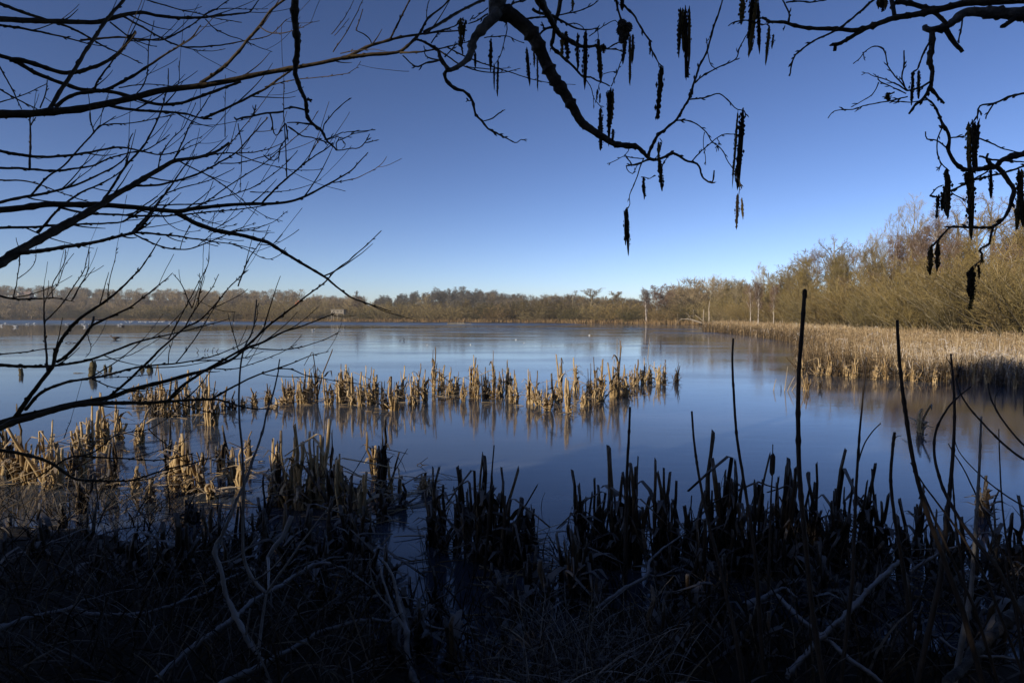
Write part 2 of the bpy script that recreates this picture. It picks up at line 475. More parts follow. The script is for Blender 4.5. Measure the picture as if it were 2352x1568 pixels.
def ground_h(X, Y):
    X = np.asarray(X, float); Y = np.asarray(Y, float)
    s = signed_dist(X, Y)
    near = np.exp(-((X / 30) ** 2 + ((Y + 2) / 12) ** 2))
    h = np.where(s < 0, -0.35 * (1 - np.exp(s / 1.2)), 0.05 + 0.16 * (1 - np.exp(-np.maximum(s, 0) / 1.2)) + 0.012 * np.clip(s - 2, 0, 40) * (1 - near))
    far = np.clip((s - 6) / 60, 0, 1)
    # hills behind the far shore
    h += far * 12.0 * np.exp(-(((X + 175) / 130) ** 2 + ((Y - 440) / 95) ** 2))
    h += far * 17.0 * np.exp(-(((X + 400) / 140) ** 2 + ((Y - 470) / 90) ** 2))
    h += far * 9.5 * np.exp(-(((X + 32) / 42) ** 2 + ((Y - 350) / 50) ** 2))
    h += far * 3.6 * np.exp(-(((X - 28) / 40) ** 2 + ((Y - 300) / 50) ** 2))
    # the bank that carries the wood on the right
    h += np.clip((s - 8) / 30, 0, 1) * 3.2 * np.exp(-(((X - 68) / 26) ** 2 + ((Y - 62) / 60) ** 2))
    return h


def gh(x, y):
    return float(ground_h(np.array([x]), np.array([y]))[0])


# ground: one sheet in rings round the camera, to the horizon
rr = np.concatenate([[0.0], np.geomspace(0.25, 2400, 170)])
na = 360
th = np.arange(na) * 2 * math.pi / na
GX = rr[:, None] * np.sin(th)[None]; GY = rr[:, None] * np.cos(th)[None]
GZ = ground_h(GX, GY)
GZ += (RNG.random(GZ.shape) - 0.5) * 0.03 * (np.abs(signed_dist(GX, GY)) < 30)
g = MB()
i = np.arange(len(rr) - 1)[:, None] * na; j = np.arange(na)[None]; j2 = (j + 1) % na
g.add(np.stack([GX, GY, GZ], -1), np.stack([i + j, i + j2, i + na + j2, i + na + j], -1).reshape(-1, 4))
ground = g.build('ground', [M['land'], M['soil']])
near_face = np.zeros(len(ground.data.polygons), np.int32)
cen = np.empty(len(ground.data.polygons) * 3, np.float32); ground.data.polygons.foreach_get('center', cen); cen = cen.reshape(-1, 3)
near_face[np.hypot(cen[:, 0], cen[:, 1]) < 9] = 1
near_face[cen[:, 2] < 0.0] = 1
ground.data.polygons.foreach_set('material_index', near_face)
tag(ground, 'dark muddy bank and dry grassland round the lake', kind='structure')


def flat_sheet(name, poly, z, material, label):
    me = bpy.data.meshes.new(name)
    me.from_pydata([(float(x), float(y), z) for x, y in poly], [], [tuple(range(len(poly)))])
    me.materials.append(material)
    o = link(name, me)
    return tag(o, label, kind='structure')


flat_sheet('lake_ice', [(-700, -3), (40, -3), (70, 60), (70, 480), (-700, 480)], 0.0, M['ice'], 'thin pale blue ice over the lake')
L2 = lambda pts: [on_level(x, y)[:2] for x, y in pts]
flat_sheet('open_water', L2([(-300, 776), (0, 773), (200, 768), (420, 762), (560, 758), (760, 754.5), (1010, 752.6), (1010, 751.6), (700, 748.5), (560, 748), (420, 748.5), (200, 747), (0, 747.5), (-300, 747)]),
           0.004, M['calm'], 'dark band of calm open water beyond the ice')
flat_sheet('open_water', L2([(-300, 743.5), (200, 743.5), (600, 745.2), (900, 746.2), (1200, 746.8), (1350, 746.0), (1300, 742.4), (1150, 741.0), (1000, 740.2), (850, 739.4), (700, 738.6), (550, 737.8), (400, 737.2), (250, 736.2), (0, 735), (-300, 735)]),
           0.004, M['ripple'], 'blue rippled strip of open water along the far shore')
for k, pts in enumerate([[(1500, 762.5), (1700, 765), (1745, 767), (1700, 766.2), (1500, 763.6)], [(1440, 755), (1600, 756.5), (1605, 757.6), (1440, 756)],
                         [(1000, 755), (1330, 753.5), (1470, 754.5), (1330, 755.2), (1000, 756.2)],
                         [(900, 762), (1100, 759.5), (1290, 760.3), (1100, 761.3)]]):
    flat_sheet('open_water', L2(pts), 0.004 + 0.0 * k, M['ripple'], 'thin bright lead of open water across the ice' if k < 2 or k > 2 else 'bright wet streak on the ice before the reed bed')

# ---------------------------------------------------------------- trees
def grow(P, L, n, t0, t1, ang, lf, up, K, rg, droop=0.0, flat=0.0):
    """n side shoots for every line of P (N,K0,3)."""
    N, K0 = P.shape[:2]
    t = rg.uniform(t0, t1, (N, n))
    f = t * (K0 - 1); k = np.minimum(f.astype(int), K0 - 2); w = (f - k)[..., None]
    idx = np.arange(N)[:, None]
    S = P[idx, k] * (1 - w) + P[idx, k + 1] * w
    T = P[idx, k + 1] - P[idx, k]; T /= np.linalg.norm(T, axis=2, keepdims=True) + 1e-9
    r = rg.normal(size=(N, n, 3)); r -= (r * T).sum(2, keepdims=True) * T
    r /= np.linalg.norm(r, axis=2, keepdims=True) + 1e-9
    a = rg.normal(ang, 0.2, (N, n, 1))
    D = T * np.cos(a) + r * np.sin(a)
    D[..., 2] += up
    D /= np.linalg.norm(D, axis=2, keepdims=True) + 1e-9
    LL = (L[:, None] * lf * (1.15 - 0.6 * t) * rg.uniform(0.65, 1.25, (N, n))).reshape(-1)
    S = S.reshape(-1, 3); D = D.reshape(-1, 3)
    pts = [S]
    for q in range(1, K):
        D = D + rg.normal(0, 0.16, D.shape); D[:, 2] += up * 0.45 - droop * q / K
        D /= np.linalg.norm(D, axis=1, keepdims=True) + 1e-9
        pts.append(pts[-1] + D * (LL / (K - 1))[:, None])
    return np.stack(pts, 1), LL


def trunk_line(h, lean, rg, K=7, sway=0.03):
    z = np.linspace(0, h, K)
    x = np.cumsum(rg.normal(0, sway * h / K, K)) + lean[0] * z / h
    y = np.cumsum(rg.normal(0, sway * h / K, K)) + lean[1] * z / h
    x -= x[0]; y -= y[0]
    return np.stack([x, y, z], -1)[None]


def taper(N, K, r0, r1):
    return np.repeat((np.linspace(1, 0, K) * (r0 - r1) + r1)[None], N, 0) if np.isscalar(r0) else (np.linspace(1, 0, K)[None] * (r0 - r1)[:, None] + r1)


def tree_mesh(name, seed, h, trunks, r, spec, trunk_mat, twig_mat, twig_w):
    """Meshes of the trunk and the crown of one bare tree; SPEC rows: (n, t0, t1, angle, length, up, droop, K)."""
    rg = np.random.default_rng(seed)
    tm, cm = MB(), MB()
    lines = []
    for (fx, lean, hf) in trunks:
        tl = trunk_line(h * hf, lean, rg)
        tl[..., 0] += fx
        tm.tubes(tl, taper(1, tl.shape[1], r * hf, r * 0.16), 6)
        lines.append(tl)
    P = np.concatenate(lines); L = np.array([h * t[2] for t in trunks])
    nlev = len(spec)
    for lv, (n, t0, t1, ang, lf, up, droop, K) in enumerate(spec):
        P, L = grow(P, L, n, t0, t1, ang, lf, up, K, rg, droop)
        keep = P[:, :, 2].min(1) > 0.02
        P, L = P[keep], L[keep]
        if lv == 0:
            tm.tubes(P, taper(len(P), K, r * 0.27, r * 0.05), 5)
        elif lv < nlev - 1 and lv == 1:
            cm.tubes(P, taper(len(P), K, max(r * 0.075, twig_w * 1.1), twig_w * 0.6), 3, attr=rg.uniform(0.2, 0.7, len(P)))
        else:
            tw = np.repeat((np.linspace(1, 0.35, K) * twig_w)[None], len(P), 0)
            cm.ribbons(P, tw, seed + lv, attr=np.clip(rg.normal(0.5, 0.22, len(P)), 0, 1))
    return (tm.mesh(name + '_trunk', trunk_mat), cm.mesh(name + '_crown', twig_mat, attr=True), float(np.percentile(np.concatenate(cm.v)[:, 2], 99.2)))


def scrub_mesh(name, seed, h, w, nstem, spec, stem_mat, twig_mat, twig_w, fan=0.7):
    """Many stems from the ground fanning outward: a willow or thorn bush."""
    rg = np.random.default_rng(seed)
    tm, cm = MB(), MB()
    K = 6
    a = rg.uniform(0, 2 * math.pi, nstem); sp = np.sqrt(rg.uniform(0, 1, nstem))
    S = np.stack([np.cos(a) * sp * w * 0.3, np.sin(a) * sp * w * 0.3, np.zeros(nstem)], -1)
    D = np.stack([np.cos(a) * sp * fan, np.sin(a) * sp * fan, np.ones(nstem)], -1) + rg.normal(0, 0.12, (nstem, 3))
    D /= np.linalg.norm(D, axis=1, keepdims=True)
    LL = h * rg.uniform(0.6, 1.05, nstem)
    pts = [S]
    for q in range(1, K):
        D = D + rg.normal(0, 0.10, D.shape) + np.stack([np.cos(a) * 0.06 * sp, np.sin(a) * 0.06 * sp, 0 * a], -1)
        D /= np.linalg.norm(D, axis=1, keepdims=True)
        pts.append(pts[-1] + D * (LL / (K - 1))[:, None])
    P = np.stack(pts, 1); L = LL
    tm.tubes(P, taper(nstem, K, h * 0.0065, h * 0.002), 4)
    for lv, (n, t0, t1, ang, lf, up, droop, K) in enumerate(spec):
        P, L = grow(P, L, n, t0, t1, ang, lf, up, K, rg, droop)
        keep = P[:, :, 2].min(1) > 0.02
        P, L = P[keep], L[keep]
        tw = np.repeat((np.linspace(1, 0.35, K) * twig_w * (1.5 if lv == 0 else 1))[None], len(P), 0)
        cm.ribbons(P, tw, seed + lv, attr=np.clip(rg.normal(0.5, 0.22, len(P)), 0, 1))
    return (tm.mesh(name + '_stems', stem_mat), cm.mesh(name + '_crown', twig_mat, attr=True), float(np.percentile(np.concatenate(cm.v)[:, 2], 98)))


ROUND = [(18, 0.22, 0.98, 0.95, 0.44, 0.22, 0.0, 6), (11, 0.2, 1.0, 0.75, 0.42, 0.12, 0.0, 5), (10, 0.15, 1.0, 0.7, 0.42, 0.05, 0.0, 4), (4, 0.2, 1.0, 0.6, 0.55, 0.0, 0.0, 3)]
BIRCH = [(24, 0.22, 0.98, 0.70, 0.38, 0.32, 0.0, 6), (11, 0.15, 1.0, 0.65, 0.45, 0.05, 0.2, 5), (10, 0.15, 1.0, 0.65, 0.45, -0.05, 0.4, 4), (3, 0.2, 1.0, 0.5, 0.6, -0.1, 0.4, 3)]
POPLAR = [(24, 0.15, 0.98, 0.62, 0.40, 0.35, 0.0, 6), (11, 0.2, 1.0, 0.6, 0.42, 0.22, 0.0, 5), (10, 0.2, 1.0, 0.55, 0.45, 0.12, 0.0, 4), (3, 0.2, 1.0, 0.5, 0.55, 0.1, 0.0, 3)]
FAN = [(13, 0.18, 0.85, 0.62, 0.62, 0.28, 0.0, 7), (10, 0.25, 1.0, 0.6, 0.42, 0.16, 0.0, 5), (10, 0.2, 1.0, 0.55, 0.45, 0.08, 0.0, 4), (4, 0.2, 1.0, 0.5, 0.55, 0.05, 0.0, 3)]
SALLOW = [(12, 0.12, 1.0, 0.6, 0.40, 0.14, 0.0, 4), (9, 0.2, 1.0, 0.6, 0.42, 0.08, 0.0, 3)]
THORN = [(10, 0.1, 1.0, 0.9, 0.40, 0.0, 0.0, 4), (9, 0.15, 1.0, 0.9, 0.42, 0.0, 0.1, 3)]

KIND = {}
KIND['round_grey'] = [tree_mesh('round_tree', 21 + s, 12.0, [(0, (0.4 * s - 0.4, 0.2), 1.0)], 0.24, ROUND, M['trunk'], M['tw_grey'], 0.013) for s in range(3)]
KIND['round_olive'] = [tree_mesh('olive_tree', 31 + s, 12.0, [(0, (0.3, 0.1), 1.0), (0.3, (-1.2 + s, 0.4), 0.8)], 0.2, ROUND, M['trunk'], M['tw_olive'], 0.013) for s in range(2)]
KIND['pale'] = [tree_mesh('pale_tree', 41 + s, 13.0, [(0, (0.5 - s, 0.1), 0.9)], 0.22, FAN, M['trunk'], M['tw_pale'], 0.0075) for s in range(3)]
KIND['oak'] = [tree_mesh('oak', 51 + s, 13.0, [(0, (0.3 - s, 0.1), 0.9)], 0.34, [(15, 0.28, 0.98, 0.95, 0.5, 0.2, 0, 7), (11, 0.25, 1.0, 0.8, 0.42, 0.1, 0, 5), (10, .2, 1, .75, .42, .0, 0, 4), (4, .2, 1, .6, .55, .0, 0, 3)], M['trunk'], M['tw_grey'], 0.0065) for s in range(2)]
KIND['oak_far'] = [tree_mesh('far_oak', 151 + s, 12.0, [(0, (0.3 - s, 0.1), 0.85)], 0.26, ROUND, M['trunk'], M['tw_grey'], 0.026) for s in range(2)]
KIND['birch_far'] = [tree_mesh('far_birch', 161 + s, 12.0, [(0, (0.5 - s, 0.1), 1.0)], 0.15, BIRCH, M['birch'], M['tw_purple'], 0.022) for s in range(2)]
KIND['birch'] = [tree_mesh('birch', 61 + s, 12.0, [(0, (0.6 - s, 0.2), 1.0), (0.25, (1.0, 0.3), 0.9)][:1 + s % 2], 0.13, BIRCH, M['birch'], M['tw_purple'], 0.011) for s in range(3)]
KIND['birch_white'] = [tree_mesh('white_birch', 171 + s, 12.0, [(0, (0.8 - s, 0.2), 1.0), (0.3, (-0.9, 0.3), 0.85)][:2 - s % 2], 0.22, [(24, 0.36, 0.98, 0.6, 0.34, 0.3, 0.0, 6)] + BIRCH[1:], M['birch'], M['tw_purple'], 0.010) for s in range(2)]
KIND['poplar'] = [tree_mesh('poplar', 71 + s, 14.0, [(0, (0.3, 0.1), 1.0)], 0.2, POPLAR, M['trunk'], M['tw_tan'], 0.012) for s in range(2)]
KIND['sallow'] = [scrub_mesh('sallow', 81 + s, 6.0, 5.0, 46, SALLOW, M['trunk'], M['tw_olive' if s % 2 else 'tw_tan'], 0.011, 0.62) for s in range(4)]
KIND['thorn'] = [scrub_mesh('thorn', 91 + s, 5.0, 6.0, 40, THORN, M['trunk_dark'], M['tw_belt'], 0.020, 0.9) for s in range(3)]
KIND['dark_thorn'] = [scrub_mesh('dark_thorn', 97 + s, 4.5, 6.0, 44, THORN, M['trunk_dark'], M['tw_dark'], 0.024, 0.9) for s in range(2)]


def conifer_mesh(seed):
    rg = np.random.default_rng(seed)
    tm, cm = MB(), MB()
    tl = trunk_line(10, (0.2, 0), rg)
    tm.tubes(tl, taper(1, 7, 0.16, 0.03), 5)
    P, L = grow(tl, np.array([10.0]), 70, 0.35, 1.0, 1.35, 0.20, -0.05, 4, rg)
    P2, L2_ = grow(P, L, 12, 0.1, 1.0, 0.8, 0.4, 0.1, 3, rg)
    tw = np.repeat((np.linspace(1, 0.4, 3) * 0.07)[None], len(P2), 0)
    cm.ribbons(P2, tw, seed, attr=rg.uniform(0, 1, len(P2)))
    return (tm.mesh('pine_trunk', M['trunk_dark']), cm.mesh('pine_crown', M['conifer'], attr=True), 10.0)


KIND['pine'] = [conifer_mesh(5), conifer_mesh(6)]
KIND_NAME = dict(birch_white='birch_tree', oak_far='oak_tree', birch_far='birch_tree', round_grey='bare_tree', round_olive='bare_tree', pale='bare_tree', oak='oak_tree', birch='birch_tree', poplar='tall_tree', sallow='willow_bush',
                 thorn='thorn_bush', dark_thorn='thorn_bush', pine='pine_tree')
TREES = []
ROWS = {}


def later(row, px_, o, text):
    """Remember a tree of a row: it is labelled by its rank in the row once the row is complete."""
    ROWS.setdefault((row, text), []).append((px_, o))


def label_rows():
    for (row, text), items in ROWS.items():
        items.sort(key=lambda t: t[0])
        for k_, (p_, o_) in enumerate(items):
            o_['label'] = text.format(ordinal(k_ + 1))



def plant(kind, x, y, h, label, group, wide=1.0, rz=None):
    vs = KIND[kind]
    tm, cm, h0 = vs[random.randrange(len(vs))]
    s = h / h0
    o = empty(KIND_NAME[kind], (x, y, gh(x, y) - 0.05), label, 'bush' if 'bush' in KIND_NAME[kind] else 'tree', group,
              random.uniform(0, 6.28) if rz is None else rz, (s * wide, s * wide, s))
    link('stems' if 'bush' in KIND_NAME[kind] else 'trunk', tm, o)
    link('crown', cm, o)
    TREES.append(o)
    return o


def top_to_h(px, ty, d):
    """Height of a tree that stands at distance d and whose tip shows at ty."""
    p = at(px, ty, d)
    return p[0], p[2] - gh(p[0], d)


def shore_y(px):
    xs = [q[0] for q in SHORE_PX]; ys = [s[1] for s in SHORE]
    return float(np.interp(px, xs, ys))


# --- the belt of scrub along the far shore
G1 = 'bare thorn bushes in the belt along the far shore'
G2 = 'bare trees rising from the belt along the far shore'
rb = np.random.default_rng(3)
px = -130.0
while px < 1660:
    d = shore_y(px)
    lim = np.interp(px, [-130, 0, 150, 300, 420, 560, 700, 900, 1100, 1300, 1500, 1660], [704, 704, 706, 704, 700, 695, 697, 698, 694, 694, 695, 690])
    for row, off in enumerate((6, 14, 24)):
        q = px + rb.uniform(-8, 8)
        dd = d + off + rb.uniform(-3, 3)
        ty = lim + rb.uniform(-5, 7) + (10 if row == 0 else 3 if row == 1 else -3)
        if 728 < q < 822 and row < 2:
            ty = max(ty, 728.5 if 744 < q < 806 else 721)
        x, h = top_to_h(q, ty, dd)
        kd = ('dark_thorn' if q < 420 else rb.choice(['thorn', 'thorn', 'dark_thorn'])) if row == 0 else rb.choice(['thorn', 'sallow', 'thorn', 'dark_thorn'] if row == 1 else ['thorn', 'sallow', 'round_olive', 'round_grey'])
        if q < 300 and row == 0: h *= 0.85
        h = float(np.clip(h, 0.8 if 744 < q < 806 else 2.2, 11))
        rank = ('at the water of the far shore', 'behind the first row on the far shore', 'at the back of the far shore belt')[row]
        words = {'thorn': 'olive brown thorn bush {} from the left ', 'dark_thorn': 'dark thorn bush {} from the left ', 'sallow': 'tan willow bush {} from the left ', 'round_olive': 'olive bare tree {} from the left ',
                 'round_grey': 'grey brown bare tree {} from the left '}[kd] + rank
        later('belt%d' % row, q, plant(kd, x, dd, h, words, G1 if 'tree' not in words else G2, 1.2 if 'round' in kd else 1.3), words)
    px += np.clip(5.2 / d * F, 14, 44)

# --- trees that stand out above the belt
for (q, ty, off, kd, lab) in [
    (820, 668, 26, 'birch', 'slender pale birch above the scrub right of the bird hide'),
    (805, 676, 30, 'pale', 'pale thin tree beside the slender birch near the bird hide'),
    (745, 676, 34, 'pale', 'thin pale tree just left of the bird hide skyline'),
    (720, 674, 36, 'poplar', 'tall narrow tan tree above the far slope left of the bird hide'),
    (690, 678, 36, 'round_grey', 'grey bare tree on the skyline over the small red roof'),
    (655, 676, 40, 'poplar', 'narrow tan tree left of the small red roof on the far slope'),
    (975, 672, 22, 'pale', 'pale tan clump-headed tree in front of the pine knoll'),
    (1250, 678, 24, 'round_grey', 'small rounded bare tree alone right of the pine knoll'),
    (1315, 668, 20, 'oak', 'broad flat-topped oak on the far skyline, the wider of a close pair'),
    (1352, 662, 18, 'oak', 'domed oak on the far skyline touching the broad flat-topped oak'),
    (1418, 668, 18, 'round_grey', 'grey feathery tree standing between the oak pair and the birches'),
    (1485, 660, 1.5, 'birch_white', 'white-stemmed forked birch at the water on the far shore'),
    (1510, 655, 18, 'birch', 'tall purple-brown birch behind the white-stemmed forked birch'),
    (1530, 653, 20, 'birch', 'purple-brown birch with the highest dome of the far shore birches'),
    (1565, 660, 16, 'round_grey', 'thin grey tree right of the purple-brown birch dome'),
    (1590, 664, 14, 'round_grey', 'thin grey tree behind the fallen pale trunk'),
    (1632, 629, 8, 'pale', 'tall pale olive tree with bare lower trunk where the far shore meets the wood'),
    (1652, 634, 10, 'pale', 'pale tree leaning on the tall pale olive tree at the wood end'),
]:
    d = shore_y(q) + off
    x, h = top_to_h(q, ty, d)
    kd = {'oak': 'oak_far', 'birch': 'birch_far', 'round_grey': 'oak_far'}.get(kd, kd) if q > 780 else kd
    plant(kd, x, d, h, lab, G2, {'oak_far': 2.0, 'birch_far': 1.7, 'birch_white': 1.3, 'oak': 1.45, 'birch': 1.5, 'round_grey': 1.35, 'pale': 1.25}.get(kd, 1.0) if q > 900 else 1.0)

# --- far woods on the hills: read as one mass
def far_wood(name, n, region, kind, hgt, seed, label):
    rg = np.random.default_rng(seed)
    mb = MB(); mt = MB()
    pts = []
    while len(pts) < n:
        q = rg.uniform(region[0], region[1]); d = rg.uniform(region[2], region[3])
        x = (q - 1176) / F * d
        pts.append((x, d))
    for (x, y) in pts:
        z = gh(x, y); h = hgt * rg.uniform(0.6, 1.3)
        ntw = 330 if kind != 'pine' else 260
        if kind == 'pine':
            t = rg.uniform(0.25, 1, ntw); rad_ = (1.05 - t) * h * 0.24 + 0.2
        else:
            t = 1 - rg.uniform(0, 1, ntw) ** 1.2 * 0.95; rad_ = np.sqrt(np.clip(1 - ((t - 0.6) / 0.42) ** 2, 0.05, 1)) * h * 0.34
        a = rg.uniform(0, 6.28, ntw); rr_ = np.sqrt(rg.uniform(0, 1, ntw)) * rad_
        S = np.stack([x + np.cos(a) * rr_, y + np.sin(a) * rr_, z + t * h], -1)
        D = np.stack([np.cos(a) * 0.7, np.sin(a) * 0.7, np.full(ntw, 0.8 if kind != 'pine' else 0.1)], -1) + rg.normal(0, 0.4, (ntw, 3))
        P = np.stack([S, S + D * 0.5, S + D * 1.1], 1)
        mb.ribbons(P, np.repeat([[0.075, 0.06, 0.02]], ntw, 0), int(rg.integers(1e6)), attr=np.clip(rg.normal(0.5, 0.25) + rg.normal(0, 0.12, ntw), 0, 1))
        tl = trunk_line(h * 0.9, (0, 0), rg, 4); tl += (x, y, z - 0.1)
        mt.tubes(tl, taper(1, 4, 0.22, 0.04), 3)
    mm = {'pine': M['conifer'], 'tan': M['tw_grey'], 'olive': M['tw_olive']}[kind]
    o = mb.build(name, mm, attr=True)
    tag(o, label, kind='stuff')
    t_ = mt.build('trunks', M['trunk_dark'], o)
    t_['kind'] = 'stuff'
    return o


far_wood('hill_wood', 430, (-120, 700, 310, 480), 'tan', 6.6, 1, 'grey brown bare wood covering the far left hill')
far_wood('pine_wood', 240, (860, 1190, 290, 380), 'pine', 6.6, 2, 'dark pine wood on the knoll behind the far shore')
far_wood('far_wood', 150, (1120, 1500, 250, 330), 'tan', 6.0, 3, 'grey brown bare wood behind the far shore belt')
far_wood('slope_wood', 110, (700, 835, 280, 360), 'tan', 7.0, 4, 'grey brown bare wood on the slope behind the bird hide')

far_wood('end_wood', 110, (1540, 1720, 150, 240), 'tan', 8.5, 6, 'grey brown bare wood behind the pale snags at the end of the wood')

# --- the wood on the right bank
W1 = 'bare trees of the wood on the right bank'
W2 = 'willow bushes along the front of the right bank wood'
front = lambda q: float(np.interp(q, [1640, 1700, 1760, 1850, 1950, 2050, 2150, 2250, 2352, 2500], [112, 100, 88, 70, 57, 48, 42, 37, 33, 28]))
for (q, ty, off, kd, lab) in [
    (1690, 634, 4, 'pale', 'pale feathery tree at the far tip of the right bank wood'), (1705, 640, 8, 'round_grey', 'grey bare tree behind the pale feathery tree of the wood tip'),
    (1726, 650, -13, 'birch_white', 'white-trunked birch leaning at the reed edge, thinner of the birch pair'), (1744, 640, -13, 'birch_white', 'white-trunked birch upright at the reed edge, stouter of the birch pair'),
    (1762, 600, 8, 'pale', 'tall pale tree on the skyline above the white-trunked birches'), (1778, 650, -12, 'birch_white', 'thin white birch with a forked stem beside the stouter birch'),
    (1790, 628, 4, 'round_olive', 'olive bare tree right of the tall pale skyline tree'), (1820, 606, 10, 'round_grey', 'grey bare tree where the wood skyline starts to climb'),
    (1850, 596, 6, 'round_olive', 'olive domed tree behind the tallest dark reed stalk'), (1880, 572, 14, 'birch', 'purple-brown birch on the skyline left of the lone spreading tree'),
    (1916, 536, 18, 'oak', 'lone spreading bare tree standing clear on the wood skyline'), (1940, 588, 10, 'round_olive', 'olive bare tree below the lone spreading skyline tree'),
    (1962, 572, 14, 'birch', 'purple-brown birch crowded against the lone spreading tree'), (1990, 560, 8, 'poplar', 'tan upright tree with a pale straight trunk in mid wood'),
    (2005, 522, 22, 'pale', 'pale frosty-topped tree, lowest of the three pale crowns on the skyline'), (2035, 478, 28, 'pale', 'pale frosty-topped tree, middle of the three pale crowns on the skyline'),
    (2095, 452, 30, 'pale', 'pale fan-shaped tree, highest of the three pale crowns on the skyline'), (2065, 540, 12, 'birch', 'dense purple birch below the pale crowns'),
    (2110, 520, 10, 'birch', 'dense purple birch below the pale fan-shaped tree'), (2140, 500, 12, 'birch', 'purple-brown birch with a white leaning stem near the hanging catkins'),
    (2165, 470, 20, 'round_grey', 'grey bare tree on the skyline left of the dark catkins'), (2205, 468, 20, 'oak', 'spreading bare oak behind the hanging catkin clusters'),
    (2250, 450, 18, 'oak', 'tall bare oak behind the arched alder twig'), (2295, 436, 20, 'oak', 'tallest bare oak on the right bank skyline'),
    (2345, 448, 18, 'oak', 'bare oak at the end of the skyline past the tallest oak'), (2400, 440, 20, 'round_grey', 'grey bare tree beyond the last oak of the right bank'),
    (2180, 545, 10, 'birch', 'purple-brown birch low in the wood under the oak crowns'), (2030, 590, 6, 'poplar', 'tan upright tree low in the wood under the purple birches'),
    (1905, 640, 3, 'poplar', 'slim tan tree with a bare pale trunk at the wood edge'), (1860, 660, 2, 'poplar', 'slim tan tree with a crooked pale trunk at the wood edge'),
    (2330, 500, 14, 'round_olive', 'olive bare tree behind the tallest willow bush'), (2450, 480, 14, 'round_olive', 'olive bare tree past the end of the right bank skyline'),
]:
    d = front(q) + off + 4
    x, h = top_to_h(q, ty, d)
    plant(kd, x, d, h, lab, W1, 0.95 if kd in ('oak', 'birch', 'birch_white') else 1.0)
q = 1655.0
n_b = 0
while q < 2520:
    d0 = front(q)
    for row, off in enumerate((0.0, 4.0, 8.5, 13.0)):
        qq = q + rb.uniform(-10, 10)
        lim = np.interp(qq, [1650, 1750, 1850, 1950, 2050, 2150, 2250, 2352, 2500], [688, 668, 650, 632, 612, 592, 566, 545, 520])
        dd = d0 + off + rb.uniform(-1.2, 1.2)
        ty = lim + (3 - row) * np.interp(qq, [1650, 2352], [9, 26]) + rb.uniform(-10, 10)
        x, h = top_to_h(qq, ty, dd)
        kd = 'sallow' if row < 2 or rb.random() < (0.75 if row == 2 else 0.35) else rb.choice(['round_olive', 'birch'])
        rank = ('first', 'second', 'third', 'fourth')[row]
        lab = {'sallow': 'leafless willow bush {} from the left in the ' + rank + ' row of the right bank scrub', 'round_olive': 'olive bare tree {} from the left in the ' + rank + ' row of the right bank scrub',
               'birch': 'purple-brown birch {} from the left in the ' + rank + ' row of the right bank scrub'}[kd]
        later('wood%d' % row, qq, plant(kd, x, dd, float(np.clip(h, 2.0, 14)), lab, W2 if kd == 'sallow' else W1, rb.uniform(1.0, 1.35)), lab)
    q += np.clip(2.7 / d0 * F, 30, 95)

SKY_X = [1640, 1700, 1760, 1820, 1870, 1915, 1960, 2000, 2050, 2100, 2150, 2200, 2250, 2300, 2352, 2520]
SKY_Y = [640, 634, 604, 592, 564, 556, 562, 545, 532, 516, 506, 515, 520, 520, 505, 500]
q = 1662.0
while q < 2500:
    d0 = front(q)
    for row, off in enumerate((17.0, 24.0)):
        qq = q + rb.uniform(-12, 12)
        dd = d0 + off + rb.uniform(-2, 2)
        ty = np.interp(qq, SKY_X, SKY_Y) + (rb.uniform(0, 16) if row else rb.uniform(8, 36))
        x, h = top_to_h(qq, ty, dd)
        kd = rb.choice(['round_olive', 'round_grey', 'birch', 'poplar'], p=[0.38, 0.2, 0.27, 0.15]) if not 2020 < qq < 2180 else rb.choice(['birch', 'round_grey'], p=[0.75, 0.25])
        lab = {'round_olive': 'olive bare tree {} from the left ', 'round_grey': 'grey brown bare tree {} from the left ', 'birch': 'purple-brown birch {} from the left ',
               'poplar': 'tan upright bare tree {} from the left '}[kd] + ('deep in the right bank wood', 'at the back of the right bank wood')[row]
        later('deep%d' % row, qq, plant(kd, x, dd, float(np.clip(h, 3, 18)), lab, W1, 1.1), lab)
    q += np.clip(3.6 / d0 * F, 34, 110)

label_rows()

# --- evergreen thicket on the bank behind the place where one stands: it shades the near bank
rg = np.random.default_rng(77)
nl = 26000
X = np.concatenate([rg.uniform(-15.5, -5, nl // 2), rg.uniform(-6, 22, nl // 2)])
prof = np.interp(X, [-15.5, -13.2, -11.4, -9.8, -9.0, -8.2, -6.8, -5.5, -3, 22], [3.0, 4.2, 5.1, 6.6, 8.2, 10.3, 11.3, 11.8, 12.8, 12.8])
prof = prof - 0.55 * (X < -9.5) + 0.45 * np.sin(X * 2.1) + 0.35 * np.sin(X * 5.3 + 1)
Zt = rg.uniform(0.0, 1.0, nl) ** 0.9 * prof
Y = rg.uniform(-5.2, -3.6, nl) - np.clip(X + 3, 0, 30) * 0.06
S = np.stack([X, Y, Zt + 0.2], -1)
hit = np.zeros(nl, bool)                      # two gaps cut in the leaves so sun reaches a limb and catkins
for gx, gz, gr in ((-7.9, 6.3, 0.5), (-5.9, 5.2, 0.33)):
    k_ = (-4.4 - S[:, 1]) / -TO_SUN[1]
    hit |= np.hypot(S[:, 0] - k_ * TO_SUN[0] - gx, S[:, 2] - k_ * TO_SUN[2] - gz) < gr
S = S[~hit]; nl = len(S)
D = rg.normal(0, 1, (nl, 3)); D /= np.linalg.norm(D, axis=1, keepdims=True)
P = np.stack([S, S + D * 0.16, S + D * 0.32], 1)
tb = MB(); tb.ribbons(P, np.repeat([[0.05, 0.15, 0.02]], nl, 0), 5)
th_ = tb.build('evergreen_thicket', M['leaf'])
tag(th_, 'dark evergreen thicket on the bank behind the viewer', kind='stuff')
ts = MB()
